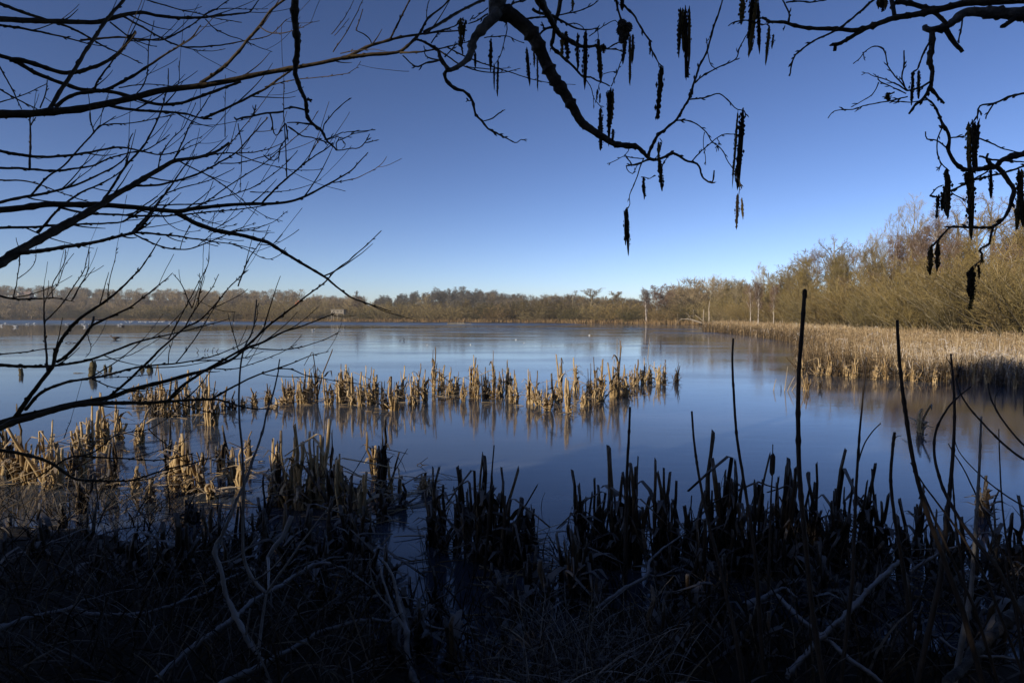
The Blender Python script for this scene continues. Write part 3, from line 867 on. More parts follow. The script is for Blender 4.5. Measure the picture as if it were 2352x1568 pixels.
for k in range(26):
    x0 = -15 + k * 1.35
    hh = float(np.interp(x0, [-15, -5, 22], [3.4, 10, 12]))
    tl = trunk_line(hh, (0, 0), rg); tl += (x0, -4.4 - max(0, x0 + 3) * 0.06, 0)
    ts.tubes(tl, taper(1, 7, 0.12, 0.03), 6)
o = ts.build('trunks', M['trunk_dark'], th_); o['kind'] = 'stuff'

# ---------------------------------------------------------------- reed bed on the right
def in_poly(pts, poly):
    X, Y = pts[:, 0], pts[:, 1]; ins = np.zeros(len(pts), bool); n = len(poly)
    for i in range(n):
        a, b = poly[i], poly[(i + 1) % n]
        c = ((a[1] > Y) != (b[1] > Y))
        xi = (b[0] - a[0]) * (Y - a[1]) / (b[1] - a[1] + 1e-12) + a[0]
        ins ^= c & (X < xi)
    return ins


EDGE_PX = [(1612, 757), (1622, 761), (1650, 764), (1690, 767), (1730, 770), (1752, 776), (1790, 781), (1822, 788), (1836, 800), (1834, 822), (1832, 850), (1850, 857), (1890, 860), (1950, 864),
           (2010, 868), (2070, 872), (2120, 876), (2180, 876), (2240, 878), (2300, 884), (2352, 892), (2450, 905)]
EDGE = np.array([on_level(x, y)[:2] for x, y in EDGE_PX])
BACK = np.array([(27, 9), (29, 20), (30, 30), (33, 44), (36, 60), (39, 75), (42, 95), (42, 112), (36, 100)])
REED_POLY = np.vstack([EDGE, BACK])


def edge_dist(pts):
    d = np.full(len(pts), 1e9)
    for i in range(len(EDGE) - 1):
        a, b = EDGE[i], EDGE[i + 1]; e = b - a
        t = np.clip(((pts - a) @ e) / (e @ e), 0, 1)
        d = np.minimum(d, np.hypot(*(pts - a - t[:, None] * e).T))
    return d


rg = np.random.default_rng(8)
c = np.stack([rg.uniform(6, 43, 900000), rg.uniform(6, 113, 900000)], -1)
c = c[in_poly(c, REED_POLY)]
ed = edge_dist(c)
dist = np.hypot(c[:, 0], c[:, 1])
keepw = np.clip(1.25 * np.exp(-ed / 2.2) + 0.28, 0, 1) * np.clip(24 / dist, 0.12, 1)
c = c[rg.random(len(c)) < keepw]
gap = np.sin(c[:, 0] * 4.1 + 2.0 * np.sin(c[:, 1] * 2.3)) * np.sin(c[:, 1] * 3.7 + 2.0 * np.sin(c[:, 0] * 2.9))
c = c[(gap > -0.25) | (edge_dist(c) > 5) | (rg.random(len(c)) < 0.35)]
rg.shuffle(c)
c = c[:85000]
ed = edge_dist(c); dist = np.hypot(c[:, 0], c[:, 1])
n = len(c)
low = np.clip((c[:, 0] - 10.0) / 5, 0, 1) * np.clip((26 - c[:, 1]) / 9, 0, 1)          # trampled, frosted corner
hh = rg.uniform(0.45, 0.98, n) * (1 - 0.35 * low) * np.clip(0.8 + ed / 4.0, 0.8, 1.0) * np.interp(dist, [20, 60, 100], [0.95, 1.0, 1.25])
# broad clumping
cl = np.sin(c[:, 0] * 1.9 + np.sin(c[:, 1] * 1.3) * 2) * np.sin(c[:, 1] * 1.7 + 1.2 * np.sin(c[:, 0] * 0.9))
hh *= 1 + 0.16 * cl
hh[rg.random(n) < 0.025] *= 1.45
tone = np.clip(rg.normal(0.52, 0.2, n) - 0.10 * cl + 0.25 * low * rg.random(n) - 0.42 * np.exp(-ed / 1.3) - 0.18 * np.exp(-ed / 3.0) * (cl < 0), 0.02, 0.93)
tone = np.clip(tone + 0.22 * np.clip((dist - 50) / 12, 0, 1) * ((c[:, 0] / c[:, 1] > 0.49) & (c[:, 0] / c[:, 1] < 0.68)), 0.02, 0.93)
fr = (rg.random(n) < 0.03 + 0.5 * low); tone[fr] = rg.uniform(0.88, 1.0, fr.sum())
S = np.concatenate([c, np.full((n, 1), -0.05)], 1)
lean = rg.normal(0, 0.09, (n, 2))
T1 = S + np.concatenate([lean * hh[:, None] * 0.5, (hh * 0.6)[:, None]], 1)
T2 = S + np.concatenate([lean * hh[:, None] * 1.3, hh[:, None]], 1)
wd = rg.uniform(0.004, 0.0095, n) * np.clip(dist / 24, 1, 2.2)
mb = MB()
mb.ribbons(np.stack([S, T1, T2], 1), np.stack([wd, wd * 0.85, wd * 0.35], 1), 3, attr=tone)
# broken leaves that hang from the stems
pick = rg.integers(0, n, 60000)
b0 = S[pick] * 0.35 + T2[pick] * 0.65 if False else S[pick] + (T2[pick] - S[pick]) * rg.uniform(0.35, 0.95, (len(pick), 1))
a = rg.uniform(0, 6.28, len(pick)); ln = rg.uniform(0.10, 0.36, len(pick))
e1 = b0 + np.stack([np.cos(a) * ln * 0.6, np.sin(a) * ln * 0.6, ln * rg.uniform(-0.1, 0.5, len(pick))], -1)
e2 = e1 + np.stack([np.cos(a) * ln * 0.4, np.sin(a) * ln * 0.4, -ln * rg.uniform(0.2, 0.9, len(pick))], -1)
e2[:, 2] = np.maximum(e2[:, 2], 0.0)
w2 = rg.uniform(0.003, 0.008, len(pick)) * np.clip(dist[pick] / 22, 1, 2.2)
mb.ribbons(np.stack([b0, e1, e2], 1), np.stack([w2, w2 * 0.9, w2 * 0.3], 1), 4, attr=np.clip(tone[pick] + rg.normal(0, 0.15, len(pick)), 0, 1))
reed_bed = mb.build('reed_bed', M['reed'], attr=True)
tag(reed_bed, 'broad bed of dry golden reeds along the right bank', kind='stuff')

# sedge fringe along the far shore
mb = MB()
for i in range(len(SHORE) - 1):
    a, b = SHORE[i], SHORE[i + 1]
    L_ = np.hypot(*(b - a)); k = int(L_ * 26)
    t = rg.random(k); o_ = rg.exponential(1.5, k)
    nrm = np.array([-(b - a)[1], (b - a)[0]]) / L_
    if nrm[1] < 0: nrm = -nrm
    p = a + (b - a) * t[:, None] + nrm * (o_[:, None] - 0.4)
    q0 = (p[:, 0] / p[:, 1]) * F + 1176
    hgt = rg.uniform(0.5, 1.3, k) * np.interp(q0, [0, 500, 900, 1300, 1600], [0.8, 0.9, 1.1, 1.0, 1.0])
    S = np.concatenate([p, np.full((k, 1), -0.05)], 1)
    ln = rg.normal(0, 0.25, (k, 2))
    P = np.stack([S, S + np.concatenate([ln * 0.4, (hgt * 0.6)[:, None]], 1), S + np.concatenate([ln * 1.2, hgt[:, None]], 1)], 1)
    tn = np.clip(rg.normal(0.55, 0.2, k) - (0.18 if i < 3 else 0.0), 0, 1)
    mb.ribbons(P, np.repeat([[0.045, 0.04, 0.015]], k, 0), 50 + i, attr=tn)
o = mb.build('shore_sedge', M['shore'], attr=True)
tag(o, 'fringe of rusty orange dead sedge along the far shore', kind='stuff')

# ---------------------------------------------------------------- bulrush stems and leaves
def stem_mesh(seed, material, name):
    rg = np.random.default_rng(seed)
    K, s = 7, 6
    z = np.linspace(0, 1, K)
    w0 = rg.uniform(0.010, 0.015)
    P = np.stack([np.cumsum(rg.normal(0, 0.006, K)), np.cumsum(rg.normal(0, 0.006, K)), z], -1)
    R = w0 * (1 - 0.45 * z) * (1 + rg.normal(0, 0.06, K))
    a = np.arange(s) * 2 * math.pi / s
    fl = rg.uniform(0.45, 0.75)
    V = P[:, None, :] + np.stack([np.cos(a)[None] * R[:, None], np.sin(a)[None] * R[:, None] * fl, np.zeros((K, s))], -1)
    V[-1, :, 2] += rg.uniform(-0.045, 0.03, s)          # a torn top
    i = np.arange(K - 1)[:, None] * s; j = np.arange(s)[None]; j2 = (j + 1) % s
    q = np.stack([i + j, i + j2, i + s + j2, i + s + j], -1).reshape(-1, 4)
    t = [((K - 1) * s, (K - 1) * s + k, (K - 1) * s + k + 1) for k in range(1, s - 1)]
    mb = MB(); mb.add(V, q, t)
    # a leaf sheath that peels from the stem
    b0 = rg.uniform(0.3, 0.6); an = rg.uniform(0, 6.28); ln = rg.uniform(0.10, 0.30)
    S = np.array([0, 0, b0]); d = np.array([math.cos(an), math.sin(an), 0])
    pp = np.array([S, S + d * 0.03 + (0, 0, ln * 0.5), S + d * 0.07 + (0, 0, ln * 0.75), S + d * 0.11 + (0, 0, ln * 0.4)])
    mb.ribbons(pp[None], np.array([[w0, w0 * 0.9, w0 * 0.7, w0 * 0.2]]), seed, side=np.array([[0, 0, 1.0]]))
    return mb.mesh(name, material)


def leaf_mesh(seed, material, name):
    """A flat leaf that rises and then folds over at a sharp break."""
    rg = np.random.default_rng(seed)
    up = rg.uniform(0.45, 0.9); K = 9
    an = rg.uniform(0, 6.28); d = np.array([math.cos(an), math.sin(an), 0])
    fold = seed % 3
    t = np.linspace(0, 1, K)
    pts = []
    for q in t:
        if q < 0.55:
            z = up * q / 0.55; r = 0.05 * (q / 0.55) ** 2
        else:
            w = (q - 0.55) / 0.45
            L_ = 0.42 + 0.15 * fold
            r = 0.05 + L_ * w * (0.35 if fold == 0 else 0.55 if fold == 1 else 0.22)
            z = up + 0.03 * math.sin(w * 3.1) - L_ * w * w * (0.9 if fold == 0 else 0.55 if fold == 1 else 1.0)
        pts.append(d * r + np.array([0, 0, z]))
    P = np.array(pts) + rg.normal(0, 0.004, (K, 3))
    W = np.interp(t, [0, 0.5, 1], [0.011, 0.010, 0.003])
    side = np.cross(d, (0, 0, 1)) * math.cos(0.5) + d * math.sin(0.5)
    V = np.stack([P - side * W[:, None], P + d * 0.003, P + side * W[:, None]], 1)
    i = np.arange(K - 1)[:, None] * 3; j = np.arange(2)[None]
    q = np.stack([i + j, i + j + 1, i + 3 + j + 1, i + 3 + j], -1).reshape(-1, 4)
    mb = MB(); mb.add(V, q)
    return mb.mesh(name, material)


def broken_stem_mesh(seed, material, name):
    """A stem snapped part way up, its top hanging over."""
    rg = np.random.default_rng(seed)
    b = rg.uniform(0.6, 0.92); a = rg.uniform(0, 6.28); ln = rg.uniform(0.15, 0.42); dr = rg.uniform(0.2, 1.0)
    d = np.array([math.cos(a), math.sin(a), 0])
    top = np.array([0, 0, b])
    P = np.vstack([smooth_line([(0, 0, 0), (rg.normal(0, .01), rg.normal(0, .01), b * 0.5), top], 5), top + d * 0.02 + (0, 0, 0.015), top + d * ln * 0.45 * (1.2 - dr * 0.5) - (0, 0, ln * dr * 0.45), top + d * ln * (1.1 - dr * 0.6) - (0, 0, ln * dr)])
    w0 = rg.uniform(0.009, 0.013)
    mb = MB(); mb.tubes(P[None], (w0 * np.linspace(1, 0.45, len(P)))[None], 5, ref=(0.3, 0.9, 0.15))
    return mb.mesh(name, material)


STEMS = {k: [stem_mesh(300 + s, M[k], 'bulrush_stem') for s in range(9)] + [broken_stem_mesh(350 + s, M[k], 'bulrush_stem') for s in range(2)] for k in ('straw', 'dark_straw')}
LEAVES = {k: [leaf_mesh(400 + s, M[k], 'bulrush_leaf') for s in range(9)] for k in ('straw', 'dark_straw')}


def clump(base, hgt, hw, tone, label, group, dens=1.0, stems=None, messy=1.0, zb=0.0):
    """One clump of broken bulrush: stems and folded leaves that share one root."""
    o = empty('bulrush_clump', (base[0], base[1], zb - 0.02), label, 'bulrush', group)
    n = stems or int(np.clip(5 + hw * 80 * dens, 5, 22))
    nb = max(1, int(n / 5))                       # the stems stand in a few tight bundles
    bund = [(hw * 0.85 * math.sqrt(random.random()) * (k > 0), random.uniform(0, 6.28), 1.0 if k == 0 else random.uniform(0.4, 0.92)) for k in range(nb)]
    for k in range(n):
        me = random.choice(STEMS[tone])
        br, ba, bh = bund[0] if k < 2 else random.choice(bund)
        e = abs(random.gauss(0, 0.5))
        hk = hgt * bh * (1.0 if k == 0 else max(0.24, 1.0 - 0.68 * min(1.0, e) - 0.28 * random.random()))
        s = link('stem', me, o)
        r = (0.022 + 0.10 * hw) * e; a = random.uniform(0, 6.28)
        s.location = (br * math.cos(ba) + r * math.cos(a), 0.7 * br * math.sin(ba) + r * math.sin(a), 0)
        tilt = 0.025 + 0.055 * random.random() * messy
        if random.random() < 0.09 * messy: tilt += 0.28
        s.rotation_euler = (random.gauss(0, tilt), random.gauss(0, tilt), random.uniform(0, 6.28))
        w = random.uniform(0.9, 1.65) * (1.25 if k < 2 else 1.0) * (1.2 if tone == 'straw' else 1.0)
        s.scale = (w, w, hk)
    for k in range(int(n * 0.55 * messy) + 1):
        me = random.choice(LEAVES[tone])
        br, ba, bh = random.choice(bund)
        s = link('leaf', me, o)
        r = 0.03 * random.random(); a = random.uniform(0, 6.28)
        s.location = (br * math.cos(ba) + r * math.cos(a), 0.7 * br * math.sin(ba) + r * math.sin(a), 0)
        s.rotation_euler = (random.gauss(0, 0.06), random.gauss(0, 0.06), random.uniform(0, 6.28))
        hk = hgt * bh * random.uniform(0.45, 1.0)
        s.scale = (random.uniform(0.3, 0.8) * min(1.0, hk * 1.6), random.uniform(0.3, 0.8) * min(1.0, hk * 1.6), hk)
    return o


def E(x, y): return 775.2 + x * 0.3418, 516.8 + y * 0.3418
def Dd(x, y): return x * 0.3418, 516.8 + y * 0.3418


rows = []
CENTRE = [(20,1190,930,40),(110,1205,960,45),(160,1215,985,40),(205,1200,940,50),(250,1190,960,45),(310,1240,1000,45),(370,1245,960,35),(440,1170,940,36),(500,1205,1010,30),(540,1150,920,35),(590,1190,970,25),
          (650,1130,820,15),(700,1130,940,25),(755,1140,950,40),(800,1135,980,36),(850,1185,980,35),(900,1150,870,25),(940,1160,930,45),(1000,1165,950,30),(1050,1165,840,40),(1100,1140,960,40),(1145,1150,900,25),
          (1190,1195,970,42),(1290,1200,960,46),(1340,1210,975,40),(1400,1245,990,46),(1470,1190,1000,35),(1500,1150,830,12),(1545,1260,990,30),(1600,1110,890,35),(1660,1220,1080,35),(1690,1195,920,28),(1730,1160,890,34),(1770,1185,900,42),
          (1850,1160,920,48),(1880,1150,770,12),(1915,1125,930,22),(1940,1150,960,18),(1975,1080,930,30),(2015,1065,900,30),(2065,1060,890,28),(2100,1058,920,20),(2160,1068,915,25),(2200,1058,900,18),(2283,1058,915,16)]
LEFT = [(2330,1150,930,34),(2290,1190,980,34),(2200,1205,980,38),(2130,1180,795,24),(2080,1165,960,30),(2030,1200,960,44),(1960,1180,1000,44),(1910,1200,1020,28),(1855,1230,1150,14),(1800,1190,1060,26),(1715,1210,1080,22),(1630,1215,1140,18),
        (1570,1240,1110,32),(1500,1230,1080,22),(1420,1345,960,54),(1380,1230,960,40),(1330,1260,1060,50),(1250,1270,970,54),(1190,1250,1010,50),(1130,1285,1020,56),(1070,1240,905,36),(1030,1290,1090,40),(990,1220,1020,44),(930,1190,1060,36),(900,1160,1060,22)]
for k, (x, b, t, w) in enumerate(sorted(CENTRE)): rows.append(('centre', E(x, b), E(x, t), w * .3418))
for k, (x, b, t, w) in enumerate(sorted(LEFT)): rows.append(('left', Dd(x, b), Dd(x, t), w * .3418))
NEAR_LEFT = [(8,1090,915,8),(22,1100,985,14),(45,1105,925,14),(75,1110,990,16),(105,1115,955,12),(132,1120,985,16),(165,1100,1010,10),(188,1095,980,16),(182,1030,950,11),(205,1055,905,9),(235,1040,900,20),(255,1120,990,14),(272,1010,915,11),(320,1020,930,12),
             (312,1120,1065,7),(345,1150,1085,9),(385,1105,958,16),(405,1125,1000,14),(432,1125,988,15),(460,1130,1005,14),(486,1145,1090,10),(512,1085,972,12),(536,1105,1000,12),(555,1120,1020,8),(572,1060,985,7),
             (628,1150,1000,12),(645,1160,985,16),(668,1165,1000,16),(690,1170,972,16),(715,1165,985,14),(735,1165,950,14),(765,1180,985,18),(790,1185,1030,12),(812,1190,1060,12),(832,1195,1075,12),(862,1100,985,9),(878,1120,955,14),(886,1150,1050,14),
             (290,1345,1240,9),(359,1378,1200,11),(431,1362,1163,12),(470,1300,1150,10),(560,1310,1145,12),(615,1320,1160,12),(665,1300,1145,12),(715,1330,1170,12),(760,1290,1135,12),(796,1285,1150,13),(833,1310,1150,13),(855,1360,1235,11),(888,1412,1245,12),(520,1390,1230,11),(600,1420,1270,11),(740,1400,1240,11),(800,1420,1270,11),
             (925,1152,1068,9),(928,1165,1105,8),(975,1120,1075,8),(985,1130,1088,6)]
for (x, b, t, w) in NEAR_LEFT: rows.append(('near left', (x, b), (x, t), w))
RIGHT = [(1000,1255,1080,14),(1018,1260,1090,14),(1050,1265,1085,12),(1075,1275,1095,14),(1098,1285,1058,14),(1118,1290,1062,16),(1140,1295,1085,14),(1160,1300,1090,14),(1180,1305,1110,14),(1205,1300,1148,14),(1226,1265,1150,11),
         (1320,1300,1120,12),(1340,1295,1088,14),(1362,1300,1110,14),(1385,1300,1100,12),(1412,1305,1105,14),(1442,1300,1045,14),(1460,1305,1075,10),(1508,1310,1068,12),(1528,1310,1100,12),(1556,1300,1115,14),(1575,1305,1140,12),(1600,1320,1150,12),
         (1638,1290,1015,9),(1655,1295,1028,9),(1676,1310,1070,12),(1690,1325,1055,10),(1712,1320,1110,12),(1740,1310,1080,14),(1762,1310,1075,14),(1785,1320,1075,14),(1806,1325,1070,14),(1832,1310,1090,14),(1860,1315,1080,14),(1885,1315,1100,14),
         (1916,1300,1050,12),(1930,1310,1068,12),(1958,1320,1110,12),(1988,1300,1082,12),(2000,1310,1090,12),(2030,1310,1140,10),(2070,1330,1160,10),(2112,1290,1110,12),(2140,1330,1170,12),(2170,1340,1165,12),(2262,1185,1095,16),(2292,1340,1170,12),(2325,1350,1180,14),(2345,1330,1150,12),
         (925,1450,1330,11),(965,1500,1370,12),(1000,1420,1300,11),(1035,1530,1400,13),(1150,1400,1300,11),(1185,1440,1320,11),(1215,1390,1270,12),(1255,1410,1290,12),(1290,1360,1210,13),(900,1540,1400,13),(1160,1540,1420,12),
         (2200,1370,1190,14),(2240,1380,1210,14)]
for (x, b, t, w) in RIGHT: rows.append(('right', (x, b), (x, t), w))

count = {}
for r in rows: count[r[0]] = count.get(r[0], 0) + 1
seen = {}
GROUPS = dict(centre='sunlit bulrush clumps in the row across the middle of the lake', left='bulrush clumps in the row behind the low willow branches', right='shaded bulrush clumps along the near right shore')
GROUPS['near left'] = 'bulrush clumps along the near left shore'
NOUN = dict(centre='straw bulrush clump in the sunlit row across the middle water, {} from its left end', left='straw bulrush clump seen through the low willow branches, {} from the left',
            right='dark broken bulrush clump on the shaded near right shore, {} from the left')
NOUN['near left'] = 'broken bulrush clump on the near left shore, {} from the left'
order = {}
for kk in count:
    xs = sorted(range(len(rows)), key=lambda i: rows[i][1][0] if rows[i][0] == kk else 1e9)
    for rank, i in enumerate(xs[:count[kk]]): order[i] = rank + 1
for i, (kk, b, t, w) in enumerate(rows):
    p = on_level(*b)
    d = p[1]
    hgt = (b[1] - t[1]) * d / F * (1.13 if kk == 'right' else 1.02)
    hw = w * d / F
    tone = 'dark_straw' if kk == 'right' else 'straw'  # clumps on the shaded shore take the darker copy
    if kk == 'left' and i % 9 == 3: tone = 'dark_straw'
    if kk == 'near left' and (i % 5 == 1 or b[1] > 1230): tone = 'dark_straw'  # nearest ones also carry the shade in their colour
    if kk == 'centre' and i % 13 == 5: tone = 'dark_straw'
    dens = {'centre': 2.6, 'left': 2.2, 'near left': 2.6, 'right': 3.0}[kk]
    clump(p, hgt, hw, tone, NOUN[kk].format(ordinal(order[i])), GROUPS[kk], dens, messy=1.0 if kk in ('centre', 'left') else 0.95 if kk == 'near left' else 1.2)

# odd clumps by themselves
def lone(x, b, t, w, tone, label, n=None, messy=1.0):
    p = on_level(x, b); d = p[1]
    return clump(p, (b - t) * d / F, w * d / F, tone, label, None, 1.6, n, messy)


lone(2112, 992, 912, 12, 'straw', 'lone frosted bulrush tuft with one tall stub in the brown water near the right bank', 14, 2.0)
lone(1851, 897, 842, 9, 'straw', 'thick straw tuft standing in the ice before the reed bed', 10, 0.5)
lone(1884, 893, 868, 5, 'dark_straw', 'small dark tuft with a looped leaf right of the thick straw tuft', 6, 2.0)

# separate clumps along the water edge of the reed bed
fx = [1842, 1858, 1880, 1902, 1921, 1942, 1963, 1984, 2008, 2031, 2052, 2074, 2098, 2124, 2150, 2178, 2206, 2236, 2268, 2300, 2334]
for k_, x_ in enumerate(fx):
    b_ = float(np.interp(x_, [q_[0] for q_ in EDGE_PX[10:]], [q_[1] for q_ in EDGE_PX[10:]])) + RNG.uniform(0.5, 4)
    p_ = on_level(x_, b_)
    clump(p_, RNG.uniform(0.45, 0.8), RNG.uniform(0.07, 0.14), 'dark_straw' if k_ % 3 == 1 else 'straw', 'ragged bulrush clump at the water edge of the reed bed, {} from the left'.format(ordinal(k_ + 1)),
          'bulrush clumps along the water edge of the reed bed', 1.5, messy=1.3)

# nearest mess: drooping leaves and thatch on the near bank
def arcs(n, region, zf, ln, wd, toneq, seed, up=(0.5, 1.6), droop=0.8):
    rg = np.random.default_rng(seed)
    pts = []
    for _ in range(n):
        q = rg.uniform(region[0], region[1]); y = rg.uniform(region[2], region[3])
        z = zf(q, y) if callable(zf) else zf
        pts.append(on_level(q, y, z))
    S = np.array(pts)
    a = rg.uniform(0, 6.28, n); L_ = rg.uniform(*ln, n)
    D = np.stack([np.cos(a) * rg.uniform(0.15, 1, n), np.sin(a) * rg.uniform(0.15, 1, n), rg.uniform(*up, n)], -1)
    D /= np.linalg.norm(D, axis=1, keepdims=True)
    P = [S]; K = 6
    for k in range(1, K):
        D = D + np.array([0, 0, -droop / K * 1.3]) * rg.uniform(0.3, 1.4, (n, 1)) + rg.normal(0, 0.05, (n, 3))
        D /= np.linalg.norm(D, axis=1, keepdims=True)
        P.append(P[-1] + D * (L_ / (K - 1))[:, None])
    P = np.stack(P, 1); P[..., 2] = np.maximum(P[..., 2], 0.015)
    W = rg.uniform(*wd, n)[:, None] * np.interp(np.linspace(0, 1, K), [0, 0.6, 1], [1, 0.85, 0.2])[None]
    return P, W, np.clip(rg.normal(toneq, 0.25, n), 0, 1)


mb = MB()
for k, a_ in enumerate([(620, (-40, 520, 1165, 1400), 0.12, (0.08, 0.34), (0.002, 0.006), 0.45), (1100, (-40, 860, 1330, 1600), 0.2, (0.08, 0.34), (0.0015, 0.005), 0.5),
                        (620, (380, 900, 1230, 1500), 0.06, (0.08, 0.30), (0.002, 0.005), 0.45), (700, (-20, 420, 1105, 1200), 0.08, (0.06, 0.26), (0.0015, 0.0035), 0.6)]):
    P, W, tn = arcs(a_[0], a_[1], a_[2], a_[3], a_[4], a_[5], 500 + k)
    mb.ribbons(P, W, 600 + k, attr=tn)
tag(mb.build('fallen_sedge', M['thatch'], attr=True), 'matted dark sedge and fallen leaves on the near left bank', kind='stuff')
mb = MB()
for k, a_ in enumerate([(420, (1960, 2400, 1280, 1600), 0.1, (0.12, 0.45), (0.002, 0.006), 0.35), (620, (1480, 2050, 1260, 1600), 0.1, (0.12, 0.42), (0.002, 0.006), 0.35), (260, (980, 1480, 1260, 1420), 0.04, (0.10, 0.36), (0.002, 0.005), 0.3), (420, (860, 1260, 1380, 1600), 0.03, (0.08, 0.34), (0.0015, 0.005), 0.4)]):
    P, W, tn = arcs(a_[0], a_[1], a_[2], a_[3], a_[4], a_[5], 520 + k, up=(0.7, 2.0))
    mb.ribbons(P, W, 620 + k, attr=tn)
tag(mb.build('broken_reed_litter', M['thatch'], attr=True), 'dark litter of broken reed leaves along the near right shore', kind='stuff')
mb = MB()
for k, a_ in enumerate([(900, (1190, 1560, 1430, 1620), 0.14, (0.08, 0.34), (0.0012, 0.0035), 0.55), (300, (1080, 1420, 1500, 1640), 0.08, (0.12, 0.38), (0.0012, 0.0035), 0.5)]):
    P, W, tn = arcs(a_[0], a_[1], a_[2], a_[3], a_[4], a_[5], 540 + k, up=(0.4, 1.3))
    mb.ribbons(P, W, 640 + k, attr=tn)
tag(mb.build('frosted_grass', M['frost_grass'], attr=True), 'tangled tussock of frosted grass at the water edge', kind='stuff')
# a second rank of stems in the darkest nearest part
rg2 = random.Random(4)
n_x = 0
for k in range(30):
    x = rg2.uniform(1290, 2380); b = rg2.uniform(1340, 1560)
    if 1080 < x < 1420 and b > 1420: continue
    p = on_level(x, b); n_x += 1
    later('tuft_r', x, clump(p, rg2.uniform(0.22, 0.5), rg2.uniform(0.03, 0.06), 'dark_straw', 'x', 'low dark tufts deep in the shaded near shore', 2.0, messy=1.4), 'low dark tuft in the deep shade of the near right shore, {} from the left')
for k in range(34):
    x = rg2.uniform(-20, 920); b = rg2.uniform(1180, 1400)
    
    p = on_level(x, b)
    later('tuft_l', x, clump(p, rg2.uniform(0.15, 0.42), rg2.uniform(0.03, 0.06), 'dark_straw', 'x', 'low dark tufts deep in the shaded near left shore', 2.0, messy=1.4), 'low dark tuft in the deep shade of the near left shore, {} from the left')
label_rows()

# stems and scraps lying on the ice round the clumps
rg = np.random.default_rng(63)
mb = MB()
for (kk, b, t, w) in rows:
    p = on_level(*b)
    for _ in range(int(rg.integers(2, 6))):
        a = rg.normal(0, 0.7) + (math.pi if rg.random() < 0.5 else 0); L_ = rg.uniform(0.05, 0.32)
        c0 = p + np.array([rg.normal(0, 0.28), rg.normal(0, 0.22), 0]); c0[2] = 0.006
        d_ = np.array([math.cos(a), math.sin(a), rg.uniform(-0.02, 0.10)])
        P = np.stack([c0, c0 + d_ * L_ * 0.5 + (0, 0, 0.004), c0 + d_ * L_])
        P[:, 2] = np.maximum(P[:, 2], 0.006)
        mb.tubes(P[None], np.array([[0.0045, 0.004, 0.0025]]) * rg.uniform(0.6, 1.3), 4, ref=(0.1, 0.2, 0.97), attr=[rg.uniform(0.1, 0.8)])
tag(mb.build('floating_reed_scraps', M['reed'], attr=True), 'scraps of broken reed lying on the ice round the clumps', kind='stuff')

# ---------------------------------------------------------------- traced branches
CROP = {'A': (0.0, 0.0), 'B': (775.2, 0.0), 'C': (1548.1, 0.0), 'D': (0.0, 516.8), 'E': (775.2, 516.8), 'F': (1548.1, 516.8), 'G': (0.0, 1033.6), 'H': (775.2, 1033.6), 'I': (1548.1, 1033.6)}
KQ = 0.3418


def line(txt):
    """'A0,10 50,20 B3,4': points of a branch in the units of F."""
    out = []; c = 'A'
    for t in txt.split():
        if t[0] in CROP: c = t[0]; t = t[1:]
        x, y = t.split(',')
        out.append((CROP[c][0] + float(x) * KQ, CROP[c][1] + float(y) * KQ))
    return out


def branch_points(pts, d0, d1, jit, rg, k=None):
    p = np.array(pts, float)
    s = np.concatenate([[0], np.cumsum(np.linalg.norm(np.diff(p, axis=0), axis=1))])
    d = d0 + (d1 - d0) * s / max(s[-1], 1e-6)
    w = np.array([at(x, y, dd) for (x, y), dd in zip(p, d)])
    k = k or int(np.clip(s[-1] / 7, 6, 70))
    q = smooth_line(w, k)
    if jit:
        nz = rg.normal(0, 1, q.shape); nz = (nz + np.roll(nz, 1, 0) + np.roll(nz, -1, 0)) / 3
        nz[0] = nz[-1] = 0
        q = q + nz * jit * (np.mean(d) / F)
    return q


def radii(n, w0, w1, d, rg, knob=0.0):
    """w in picture units of the crops."""
    r = np.linspace(w0, w1, n) * KQ * 0.57 * d / F
    r = r * (1 + rg.normal(0, 0.04, n))
    if knob:
        r = r * (1 + knob * (rg.random(n) < 0.22) * rg.uniform(0.4, 1.2, n))
    return np.maximum(r, 0.0011)


def mid(o_pts):
    return o_pts[0]


